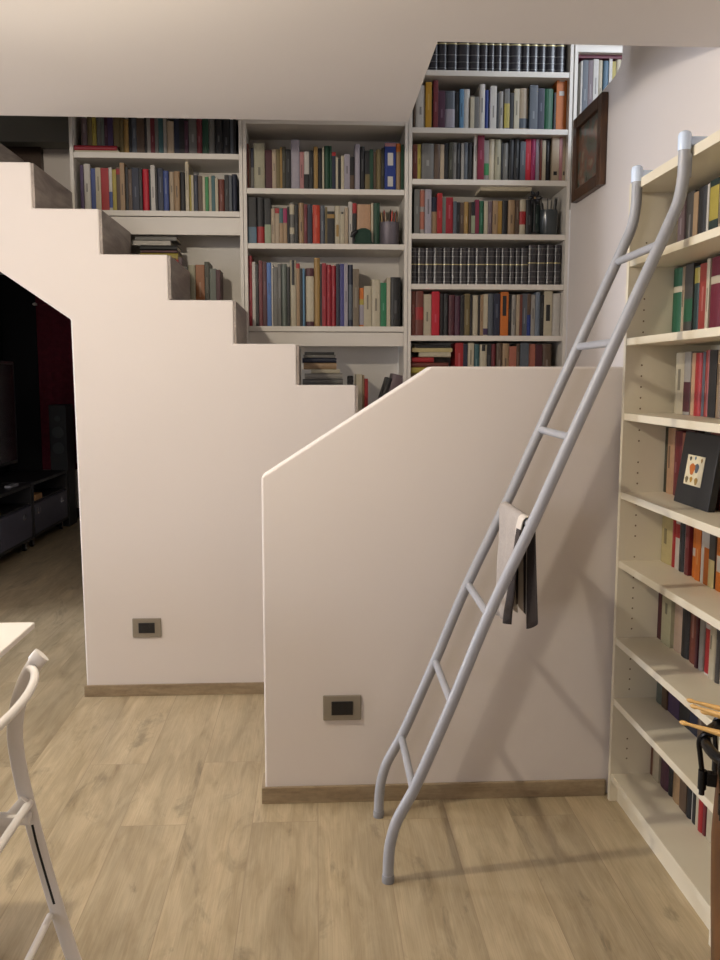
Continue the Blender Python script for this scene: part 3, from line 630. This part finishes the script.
for b in books:
    if b['col'] == 'enc': continue
    rowb = [q for q in books if q['row'] == b['row'] and q is not b]
    lab = None
    for m in (0, 1, 2):
        c = b['cand'][m]
        if len(c.split()) > 16: continue
        if m == 0 and any(q['col'] == b['col'] for q in rowb): continue
        if m == 1 and any(q['cand'][1] == c for q in rowb): continue
        lab = c; break
    b['label'] = lab or b['cand'][2]
GRP = {'c1': 'books on the left back bookcase', 'c2': 'books on the middle back bookcase', 'c3': 'books on the tall back bookcase', 'c4': 'books behind the curved wall end', 'r': 'books on the ladder bookcase'}
def place_book(b, depth):
    mats = [cmat(b['col']), PAPER] + [cmat(x[0]) for x in b['bands']]
    bands = [((x[1]/1000., x[2]/1000.) + ((1,) if (b['col'] in ('rblue', 'cream', 'orange', 'beige', 'white') and x[0] in ('white', 'black', 'gold') and len(b['bands']) < 4) else ())) for x in b['bands']]
    rnd = random.Random(b['row']+str(b['i']))
    title = None
    if not b['bands'] and b['w'] > .014 and rnd.random() < .55:
        z0 = b['h']*rnd.uniform(.25, .5); title = (z0, z0+b['h']*rnd.uniform(.15, .38))
        c = COL[b['col']]; lum = sum(c)/3
        tc = tuple(min(255, x*.75+55) for x in c) if lum < 110 else tuple(x*.66 for x in c)
        mats.append(mat('title_ink_on_'+WORD[b['col']].replace(' ', '_'), tc, .5))
    rounded = b['w'] > .02 and rnd.random() < .6
    bm = book_bm(b['w'], b['h'], depth, bands, rounded, title)
    o = obj('book', bm, mats)
    if b['right']:
        o.location = (b['sx'], b['x']-.0003, b['z']+.0004); o.rotation_euler = (0, 0, -math.pi/2)
    else:
        o.location = (b['x']+.0003, b['sy'], b['z']+.0004)
    return o
small = []
for b in books:
    if b['col'] == 'enc': continue
    rnd = random.Random('d'+b['row']+str(b['i']))
    if b['right']:
        b['sx'] = 1.043 - rnd.uniform(0, .008); depth = 1.163-b['sx']
    else:
        b['sy'] = 4.10 - rnd.uniform(0, .012) - (.01 if b['h'] > .2 else 0); depth = rnd.uniform(.12, .16) if b['h'] < .22 else rnd.uniform(.16, .20)
    o = place_book(b, depth)
    if b['keep']:
        tag(o, b['label'], 'book', GRP[b['row'][:2] if b['row'][0] == 'c' else 'r'])
    else: small.append(o)
# the slimmest books, with dark slabs for shadowed gaps, past the first three hundred, as one object
bm = bmesh.new(); ms = []
for o in small:
    me = o.data; R = o.matrix_basis.copy()
    idx = []
    for m in me.materials:
        if m not in ms: ms.append(m)
        idx.append(ms.index(m))
    n = len(bm.verts); vs = [bm.verts.new(R @ v.co) for v in me.vertices]
    for p in me.polygons:
        f = bm.faces.new([vs[k] for k in p.vertices]); f.material_index = idx[p.material_index]
    bpy.data.objects.remove(o)
o = obj('slim_books_and_gaps', bm, ms, kind='stuff'); tag(o, 'slimmest books and dark gap slabs between the bigger ones all over the shelves', 'books')

# encyclopedia volumes
leather = mat('black_leatherette', (40, 38, 42), .27, spec=.55, noise=.15, nscale=40)
gold = mat('gold_foil_band', (176, 164, 120), .35, metal=.5); silver = mat('silver_foil_band', (98, 98, 96), .3, metal=.3)
def volume(w, h, d, label, x, y, z, grp):
    bands = [(h*.08, h*.092), (h*.20, h*.21), (h*.33, h*.345), (h*.54, h*.562), (h*.76, h*.775), (h*.90, h*.915)]
    bm = book_bm(w, h, d, bands, True)
    o = obj('encyclopedia_volume', bm, [leather, PAPER, silver, silver, silver, gold, silver, silver], smooth=True, loc=(x, y, z))
    tag(o, label, 'book', grp)
for key, desc in (('c3r0', 'top shelf of tall bookcase'), ('c3r4a', 'fifth shelf of tall bookcase'), ('c3r4b', 'fifth shelf, tall bookcase, right of shorter set')):
    z, L = ROWS[key]
    for i, e in enumerate(L):
        w = e[1]/1000.-.001; x = max(e[0]/1000., .4475)
        volume(w, e[2]/1000. if key != 'c3r0' else .228, .17, ('tall ' if key == 'c3r4b' else '') + 'black gold-banded encyclopedia volume, ' + ORD[i] + ' from left, ' + desc, x, 4.085, z+.0005, 'encyclopedia volumes on the ' + ('top' if key == 'c3r0' else 'fifth') + ' shelf')

# lying books
def lying(x0, x1, y0, d, z, th, col, label, rz=0, grp='stacked books'):
    """book lying flat, spine towards the room"""
    bm = book_bm(th, x1-x0, d, (), th > .02)
    # x -> z, z -> x
    for v in bm.verts: v.co = Vector((v.co.z, v.co.y, v.co.x))
    o = obj('book', bm, [cmat(col), PAPER]); cx = (x0+x1)/2
    o.location = (x0, y0, z); o.rotation_euler = (0, 0, rz)
    tag(o, label, 'book', grp); return o
# under the left bookcase, on the step
z = 1.796
for k, (x0, x1, th, col, nmx) in enumerate(((-.80, -.63, .022, 'black', 'black'), (-.79, -.625, .018, 'white', 'white'), (-.80, -.625, .020, 'red', 'red'), (-.80, -.628, .030, 'yellow', 'yellow'), (-.795, -.63, .010, 'maroon', 'maroon'), (-.80, -.63, .022, 'black', 'dark'), (-.83, -.66, .020, 'white', 'white top'), (-.82, -.632, .018, 'grey', 'grey'))):
    lying(x0, x1, 4.085-.003*(k % 3), .14, z, th, col, nmx + ' book lying ' + ORD[k] + ' from the bottom in the pile on the upper step', grp='pile under the left bookcase'); z += th+.0006
# under the middle bookcase
z = 1.2855
for k, (x0, x1, th, col, nmx) in enumerate(((-.06, .13, .027, 'grey', 'grey'), (-.05, .128, .026, 'palegrey', 'pale grey'), (-.02, .115, .018, 'cream', 'cream'), (-.055, .10, .030, 'tan', 'tan'), (-.06, .10, .022, 'navy', 'navy blue'), (-.055, .095, .014, 'grey', 'grey top'), (-.05, .09, .012, 'black', 'black'))):
    lying(x0, x1, 4.08-.004*(k % 3), .15, z, th, col, nmx + ' book lying ' + ORD[k] + ' from the bottom in the pile on the lower step', grp='pile under the middle bookcase'); z += th+.0006
# on the lowest visible shelf of the tall bookcase
z = 1.2805
for k, (x0, x1, th, col, nmx) in enumerate(((.452, .64, .030, 'black', 'black'), (.452, .64, .028, 'olive', 'olive'), (.452, .60, .028, 'yellow', 'yellow'), (.452, .63, .022, 'redbrown', 'russet'), (.455, .56, .024, 'red', 'red'), (.49, .64, .024, 'cream', 'cream'), (.455, .648, .018, 'paleyellow', 'pale yellow'), (.47, .64, .012, 'black', 'thin black'))):
    lying(x0, x1, 4.085-.003*(k % 3), .14, z, th, col, nmx + ' book lying ' + ORD[k] + ' from the bottom in the pile behind the half wall', grp='pile in the tall bookcase'); z += th+.0006
lying(.770, 1.01, 4.09, .15, 1.980+.2025, .024, 'cream', 'cream book lying flat on top of the upright books, fourth shelf of tall bookcase')
lying(1.212, 1.44, 4.085, .15, 2.775, .020, 'mag3', 'burgundy book lying on top of the books behind the curved wall end')
lying(-1.072, -.875, 4.062, .17, 2.3225, .009, 'cream', 'thin cream book lying under the crimson one, upper shelf of left back bookcase')
lying(-1.074, -.885, 4.060, .17, 2.3322, .021, 'crimson', 'crimson book lying flat beneath upright books, upper shelf of left back bookcase')
# two leaning dark/grey books below the middle bookcase
for (x, w, h, col, ang, lb) in ((.275, .028, .21, 'black', 18, 'black book leaning right on the step under the middle bookcase'), (.315, .07, .215, 'mauve', 14, 'thick mauve grey book leaning on the step beside the bookcase panel')):
    bm = book_bm(w, h, .15, (), True)
    o = obj('book', bm, [cmat(col), PAPER], loc=(x, 4.09, 1.114 + w*math.sin(math.radians(ang)))); o.rotation_euler = (0, math.radians(ang), 0)
    tag(o, lb, 'book', 'books under the middle bookcase')

# ---------------------------------------------------------------- small things on the shelves
def pen_cup(x, y, z, r, h, mm, label, n, cols, cat='pen holder'):
    t = thing('pen_holder', label, cat, (x, y, z))
    bm = bmesh.new(); lathe(bm, [(r*.96, 0), (r, .003), (r, h), (r*.93, h), (r*.90, .006)], 28); obj('cup', bm, mm, t, smooth=True)
    rnd = random.Random(label)
    for k in range(n):
        a = 2*math.pi*k/n; lean = rnd.uniform(.1, .32)
        b0 = Vector((r*.5*math.cos(a), r*.5*math.sin(a), .010)); d = Vector((math.cos(a)*lean, math.sin(a)*lean*.4, 1)).normalized()
        hh = min(h+rnd.uniform(.03, .075), (h-.01)/d.z+.07)
        # keep inside the rim
        tpt = b0 + d*hh
        rr = math.hypot(b0.x+d.x*h, b0.y+d.y*h)
        if rr > r*.82: d = (Vector((math.cos(a)*r*.75, math.sin(a)*r*.75, h))-b0).normalized(); tpt = b0+d*hh
        bm = bmesh.new(); tube(bm, [b0, b0+d*hh*.94, tpt], [.0036, .0036, .0012], 8)
        obj(['pencil', 'pen', 'brush'][k % 3], bm, mat('pen_' + cols[k % len(cols)], COL[cols[k % len(cols)]], .35), t)
    return t
pen_cup(.347, 4.115, 1.9305, .047, .105, mat('grey_wire_mesh', (104, 98, 104), .5, metal=.5), 'grey mesh pen holder full of pens on the middle bookcase', 9, ['tan', 'orangered', 'black', 'red', 'navy', 'gold'])
pen_cup(1.098, 4.125, 1.9805, .048, .118, mat('dark_glass_jar', (58, 64, 66), .2), 'dark jar of brushes on the fourth shelf of the tall bookcase', 7, ['black', 'grey', 'dgrey'])
# dark green hat-shaped ornament
t = thing('ornament', 'dark green hat shaped ornament standing before books on the middle bookcase', 'ornament', (.225, 4.065, 1.9305))
bm = bmesh.new(); lathe(bm, [(.042, 0), (.046, .006), (.038, .014), (.036, .05), (.030, .064), (.012, .072)], 28)
for v in bm.verts: v.co.y *= .40
obj('body', bm, mat('dark_green_felt', (24, 52, 38), .8, noise=.1), t, smooth=True)
bm = bmesh.new(); tube(bm, [(-.03, -.010, .058), (-.05, -.010, .046), (-.058, -.009, .030)], [.009, .010, .004], 10); obj('brim_tip', bm, BLACK, t, smooth=True)
# black flower-like figurine in front of the cup
t = thing('figurine', 'black flower figurine standing before dark books on the tall bookcase', 'figurine', (1.02, 4.062, 1.9805))
bm = bmesh.new(); lathe(bm, [(.020, 0), (.022, .005), (.006, .012), (.004, .10), (.010, .145), (.006, .16)], 16); obj('stem', bm, BLACK, t, smooth=True)
for k in range(6):
    a = k*math.pi/3; bm = bmesh.new()
    tube(bm, [(.006*math.cos(a), -.002, .165+.006*math.sin(a)), (.02*math.cos(a), -.006, .165+.02*math.sin(a)), (.034*math.cos(a), -.002, .165+.034*math.sin(a))], [.004, .010, .003], 8)
    obj('petal', bm, BLACK, t, smooth=True)
bm = bmesh.new(); lathe(bm, [(.004, .158), (.009, .165), (.004, .172)], 12); obj('head', bm, mat('tan_figurine_head', COL['tan'], .6), t, smooth=True)
# small black gadgets beside the lower pile
t = thing('black_case', 'small upright black case with a round knob on the step beside the lower book pile', 'case', (.150, 4.115, 1.2855))
t.location = (.214-.045, 4.10, 1.114)
bm = newbox(-.028, .018, -.02, .02, .0, .16, .006); obj('body', bm, BLACK, t)
bm = newbox(-.018, .010, -.018, .018, .161, .215, .006); top_ = obj('lid', bm, BLACK, t)
bm = bmesh.new(); tube(bm, [(-.004, -.018, .19), (-.004, -.042, .19)], .014, 16); obj('knob', bm, BLACK, t, smooth=True)

# black stand-up frame with a small floral card, ladder bookcase, fourth shelf
t = thing('card_frame', 'black display frame holding a small flowered card, fourth shelf of ladder bookcase', 'frame', (.992, 2.215, .9798), rot=(0, math.radians(8), 0))
bm = newbox(0, .020, -.105, .105, 0.0, .196, .002); obj('frame', bm, mat('black_matte_card', (20, 21, 22), .55), t)
bm = newbox(-.0012, -.0001, -.042, .060, .055, .135); card = obj('card', bm, mat('ivory_card', (216, 204, 170), .6, noise=.08, nscale=60), t)
def blob(cy, cz, r, c, n='print'):
    bm = bmesh.new(); q = bmesh.ops.create_circle(bm, cap_ends=True, radius=1, segments=14)
    for v in q['verts']: v.co = Vector((-.0014-.0002*random.random(), cy+v.co.x*r*(1+.2*math.sin(3*math.atan2(v.co.y, v.co.x))), cz+v.co.y*r))
    obj(n, bm, mat('card_ink_'+c, COL[c], .6), card)
for cy, cz, r, c in ((.022, .098, .016, 'orange'), (-.004, .102, .013, 'slate'), (.040, .125, .006, 'dolive'), (.044, .068, .009, 'olive'), (.018, .070, .008, 'amber'), (-.012, .068, .010, 'gold2'), (-.026, .124, .006, 'gold'), (.012, .128, .005, 'steel')): blob(cy, cz, r, c)

# ---------------------------------------------------------------- white table
t = thing('table', 'plain white table with a thin top entering from the left edge', 'table', (-1.35, 1.35, 0))
def addt(n, bm, m=WHITE):
    o = obj(n, bm, m); o.parent = t; o.location = tuple(-c for c in t.location); return o
addt('table_top', newbox(-2.05, -.660, .70, 2.000, .735, .75, .003))
addt('apron', newbox(-1.99, -.80, .78, 1.90, .66, .727))
for x in (-2.0, -.84):
    for y in (.78, 1.86): addt('leg', newbox(x, x+.045, y, y+.045, 0, .659, .003))

# ---------------------------------------------------------------- folding chair
ch = thing('folding_chair', 'white tubular folding chair with curved back rail beside the table', 'chair', (-.62, 1.53, 0))
def addc(n, bm, m=WHITE_P, par=None):
    o = obj(n, bm, m, smooth=True); o.parent = par or ch
    if par is None: o.location = tuple(-c for c in ch.location)
    return o
post = [(-.505, .004), (-.531, .083), (-.562, .205), (-.590, .33), (-.608, .42), (-.622, .50), (-.629, .575), (-.621, .64), (-.600, .70), (-.574, .742)]
for yy, inn in ((1.75, -1), (1.31, 1)):
    bm = bmesh.new(); tube(bm, smooth_path([(x, yy, z) for x, z in post], 5), .0065, 16, rx=.0165, ref=(0, 1, 0)); p = addc('post', bm)
    bm = bmesh.new(); tube(bm, [(-.580, yy, .736), (-.572, yy, .746), (-.566, yy, .752)], [.0115, .0125, .008], 14, rx=.018, ref=(0, 1, 0)); addc('end_cap', bm, WHITE_P, p)
    # dark slot milled in the post
    bm = bmesh.new(); pp = smooth_path([(-.562, 0, .205), (-.590, 0, .33), (-.600, 0, .385)], 4)
    tube(bm, [(q.x, yy-.0058, q.z) for q in pp], .0012, 6, rx=.003, ref=(0, 1, 0)); addc('slot', bm, BLACK, p)
    # front leg crossing
    bm = bmesh.new(); tube(bm, smooth_path([(-.606, yy+inn*-.012*0-inn*-.018, .445), (-.78, yy+inn*.018, .25), (-.985, yy+inn*.018, .004)], 4), .0065, 14, rx=.014, ref=(0, 1, 0)); addc('front_leg', bm)
rail = [(-.597, 1.756, .724), (-.580, 1.735, .724), (-.566, 1.700, .723), (-.556, 1.655, .722), (-.549, 1.60, .721), (-.546, 1.53, .721), (-.549, 1.46, .721), (-.556, 1.405, .722), (-.566, 1.36, .723), (-.580, 1.325, .724), (-.597, 1.304, .724)]
bm = bmesh.new(); tube(bm, smooth_path(rail, 5), .0085, 14, ref=(0, 0, 1)); addc('back_rail', bm)
bm = bmesh.new(); tube(bm, [(-.603, 1.742, .435), (-.603, 1.6, .435), (-.603, 1.45, .435), (-.603, 1.318, .435)], .0085, 12); addc('stretcher', bm)
bm = bmesh.new(); tube(bm, [(-.571, 1.742, .18), (-.571, 1.6, .18), (-.571, 1.45, .18), (-.571, 1.318, .18)], .0075, 12); addc('stretcher', bm)
bm = bmesh.new(); tube(bm, [(-.90, 1.728, .11), (-.90, 1.33, .11)], .0075, 12); addc('stretcher', bm)
bm = newbox(-1.0, -.598, 1.715, 1.742, .398, .418, .004); addc('seat_rail', bm)
bm = newbox(-1.0, -.598, 1.318, 1.345, .398, .418, .004); addc('seat_rail', bm)
bm = bmesh.new(); box(bm, -1.06, -.735, 1.350, 1.710, .404, .420, .006); addc('seat', bm)

# ---------------------------------------------------------------- drum with sticks
dr = thing('conga_drum', 'tall wooden hand drum with black hoop and lugs, right of the bookcase', 'drum', (.935, 1.56, 0))
bm = bmesh.new(); lathe(bm, [(.120, 0.0), (.124, .02), (.134, .12), (.142, .28), (.146, .40), (.142, .50), (.136, .585)], 48); obj('shell', bm, DRUMW, dr, smooth=True)
bm = bmesh.new(); lathe(bm, [(.137, .5855), (.139, .600), (.134, .606)], 48); obj('drumhead', bm, mat('cream_drum_skin', (206, 190, 156), .6, noise=.05, nscale=12), dr, smooth=True)
bm = bmesh.new()
hp = [(.165*math.cos(a*math.pi/24), .165*math.sin(a*math.pi/24), .592) for a in range(49)]
tube(bm, hp, .011, 10, ref=(0, 0, 1)); hoop = obj('hoop', bm, mat('black_hoop_metal', (18, 18, 20), .25, metal=.3), dr, smooth=True)
for k in range(10):
    a = math.radians(158+k*36); ca, sa = math.cos(a), math.sin(a)
    bm = bmesh.new()
    tube(bm, smooth_path([(.150*ca, .150*sa, .606), (.168*ca, .168*sa, .606), (.177*ca, .177*sa, .590), (.174*ca, .174*sa, .562), (.168*ca, .168*sa, .52)], 4), .0052, 8, ref=(-sa, ca, 0))
    tube(bm, [(.168*ca, .168*sa, .53), (.168*ca, .168*sa, .49)], .0085, 10)
    tube(bm, [(.168*ca, .168*sa, .489), (.168*ca, .168*sa, .478)], .006, 8)
    l_ = obj('lug', bm, mat('black_hoop_metal', (18, 18, 20), .25), dr, smooth=True)
    bm = bmesh.new(); M = Matrix.Rotation(a, 4, 'Z'); box(bm, .140, .160, -.009, .009, .50, .528, .002, M=M)
    obj('lug_plate', bm, mat('black_hoop_metal', (18, 18, 20), .25), l_)
def stick(tip, end, label):
    t = Vector(end)-Vector(tip)
    bm = bmesh.new(); n = t.length
    tube(bm, [Vector(tip), Vector(tip)+t*.012, Vector(tip)+t*.03, Vector(tip)+t*.05, Vector(tip)+t*.25, Vector(tip)+t*.98, Vector(end)], [.002, .0045, .005, .0032, .0068, .0072, .005], 12)
    o = obj('drumstick', bm, STICKW, smooth=True); tag(o, label, 'drumstick', 'drumsticks on the drum')
SZ = .617
for (tip, dx, dy, z, lb) in (((.812, 1.782), .048, -.055, .616, 'wooden drumstick lying farthest back across the drum'), ((.813, 1.716), .042, -.050, .616, 'wooden drumstick lying second from the back across the drum'),
        ((.787, 1.709), .030, -.046, .632, 'wooden drumstick lying third from the back, crossing over the others'), ((.745, 1.663), .052, -.060, .616, 'wooden drumstick nearest the viewer, sticking out left over the drum edge')):
    d = Vector((dx, dy, 0)).normalized()*.36
    stick((tip[0], tip[1], z), (tip[0]+d.x, tip[1]+d.y, z + (.010 if z > .62 else .004)), lb)

# ---------------------------------------------------------------- media room under the stairs
def caster(t, x, y):
    c = obj('caster', (lambda b: (tube(b, [(x-.011, y, .026), (x+.011, y, .026)], .026, 20), b)[1])(bmesh.new()), BLACK, t, smooth=True)
    bm = bmesh.new(); box(bm, x-.016, x-.0125, y-.012, y+.012, .02, .075); box(bm, x+.0125, x+.016, y-.012, y+.012, .02, .075); box(bm, x-.016, x+.016, y-.018, y+.018, .0755, .083)
    obj('fork', bm, CHROME, c)
def cart(y0, y1, x0, x1, label, handles):
    """low black cart on casters, front facing +x; origin at the front near bottom"""
    t = thing('media_cart', label, 'media cart', (x1, y0, 0))
    W = y1-y0; D = x1-x0
    bm = newbox(-D, 0, 0, W, .49, .515, .002); obj('top_panel', bm, DARK, t)
    obj('bottom_panel', newbox(-D, -.002, 0.019, W-.019, .085, .105), DARK, t)
    obj('side_panel', newbox(-D, -.001, 0, .018, .085, .489, .001), DARK, t)
    obj('side_panel', newbox(-D, -.001, W-.018, W, .085, .489, .001), DARK, t)
    obj('shelf', newbox(-D, -.02, .019, W-.019, .345, .36), DARK, t)
    obj('back_panel', newbox(-D, -D+.008, .019, W-.019, .106, .344), DARK, t)
    n = len(handles)
    for k in range(n):
        a = .021 + (W-.042)*k/n; b = .021+(W-.042)*(k+1)/n - .003
        dw = obj('drawer', newbox(-.35, -.001, a, b, .108, .342, .003), mat('dark_drawer_front', (88, 88, 104), .45, noise=.08, nscale=14), t)
        for hy in handles[k]:
            bm = bmesh.new(); h0 = a+hy*(b-a)
            for q in ((h0-.03, h0+.03, .262, .268), (h0-.03, h0-.024, .268, .305), (h0+.024, h0+.03, .268, .305)): box(bm, -.0005, .006, *q)
            obj('handle', bm, CHROME, dw)
    for yy in (.07, W-.07):
        for x in (-.05, -D+.06): caster(t, x, yy)
    return t
cart(5.35, 6.67, -2.64, -2.18, 'low black cart on casters, nearer of the two under the stairs', ((.5,), (.72,)))
cart(6.70, 7.62, -2.64, -2.18, 'low black cart on casters, farther of the two under the stairs', ((.10, .82),))
t = thing('television', 'large black flat television standing on the nearer cart', 'television', (-2.42, 6.35, .5155))
bm = newbox(-.03, .02, -.70, .70, .12, .93, .006); obj('bezel', bm, BLACK, t)
obj('screen', newbox(.0205, .0215, -.67, .67, .15, .905), mat('dark_tv_screen', (20, 22, 24), .18), t)
bm = bmesh.new(); box(bm, -.09, .09, -.20, .20, 0, .012, .003); obj('foot', bm, BLACK, t)
bm = bmesh.new(); box(bm, -.02, .008, -.05, .05, .0125, .119); obj('neck', bm, BLACK, t)
t = thing('speaker', 'tall narrow black loudspeaker standing on the floor beyond the farther cart', 'speaker', (-2.265, 7.82, 0))
obj('cabinet', newbox(-.075, .075, -.13, .10, .0, 1.08, .006), mat('black_ash_cabinet', (26, 28, 28), .6, noise=.1), t)
for z, r in ((.70, .05), (.84, .05), (.96, .025)):
    bm = bmesh.new(); tube(bm, [(.0, -.1305, z), (.0, -.138, z)], r, 24); obj('driver', bm, mat('speaker_cone', (44, 48, 48), .5), t, smooth=True)
o = obj('remote_control', newbox(-2.27, -2.225, 6.35, 6.52, .5155, .533, .003), mat('grey_remote', (150, 150, 156), .4)); tag(o, 'thin grey remote control lying on the nearer cart', 'remote')
o = obj('wooden_box', newbox(-2.42, -2.195, 6.80, 6.96, .3605, .405, .003), mat('light_pine', (196, 150, 100), .6, noise=.08)); tag(o, 'small light wooden box on the shelf of the farther cart', 'box')
o = obj('folder', newbox(-2.40, -2.20, 5.78, 6.05, .3605, .378, .002), mat('yellow_folder', (190, 160, 70), .6)); tag(o, 'yellow folder on the shelf of the nearer cart', 'folder')
# dark red quilted curtain panel on the far wall
t = thing('wall_panel', 'dark red quilted acoustic panel covering the far wall', 'panel', (-2.3, 8.1995, .5))
bm = bmesh.new(); box(bm, -.26, .42, -.03, -.001, -.04, 1.75)
red = mat('dark_red_felt', (96, 24, 38), .95, noise=.15, nscale=20)
obj('backing', bm, red, t)
bm = bmesh.new()
for i in range(7):
    for j in range(20):
        x0 = -.235+i*.0925; z0 = .005+j*.087
        vs = [bm.verts.new(p) for p in ((x0, -.031, z0), (x0+.088, -.031, z0), (x0+.088, -.031, z0+.083), (x0, -.031, z0+.083))]
        c = bm.verts.new((x0+.044, -.050, z0+.0415))
        for k in range(4): bm.faces.new((vs[k], vs[(k+1) % 4], c))
obj('quilting', bm, red, t)
# black blackout curtain on the left wall behind the television
bm = bmesh.new(); cols = 90; gr = []
for k in range(cols+1):
    y = 4.6+3.5*k/cols; x = -2.86+.016*math.sin(k*1.25)
    gr.append((bm.verts.new((x, y, .03)), bm.verts.new((x, y, 2.2))))
for a, b in zip(gr, gr[1:]): bm.faces.new((a[0], b[0], b[1], a[1]))
o = obj('curtain', bm, mat('black_curtain', (16, 16, 17), .95), smooth=True)
md = o.modifiers.new('thickness', 'SOLIDIFY'); md.thickness = .004
tag(o, 'long black curtain hanging behind the television', 'curtain')
bm = bmesh.new(); box(bm, -2.89, -2.565, 8.165, 8.198, .01, 2.25)
o = obj('black_screen_panel', bm, mat('black_cloth', (14, 14, 15), .9)); tag(o, 'black cloth panel in the far corner left of the red quilted panel', 'panel')
t = thing('led', 'tiny white sensor painted as a point of light high under the stairs', 'led', (-2.555, 8.130, 1.97))
bm = bmesh.new(); lathe(bm, [(.001, 0), (.016, .004), (.022, .014), (.016, .024), (.001, .028)], 16); obj('housing', bm, WHITE, t, smooth=True)  # white bead for a lit LED, its glow put into the colour
bm = newbox(-.012, .012, .0, .032, .004, .022); obj('bracket', bm, WHITE, t)
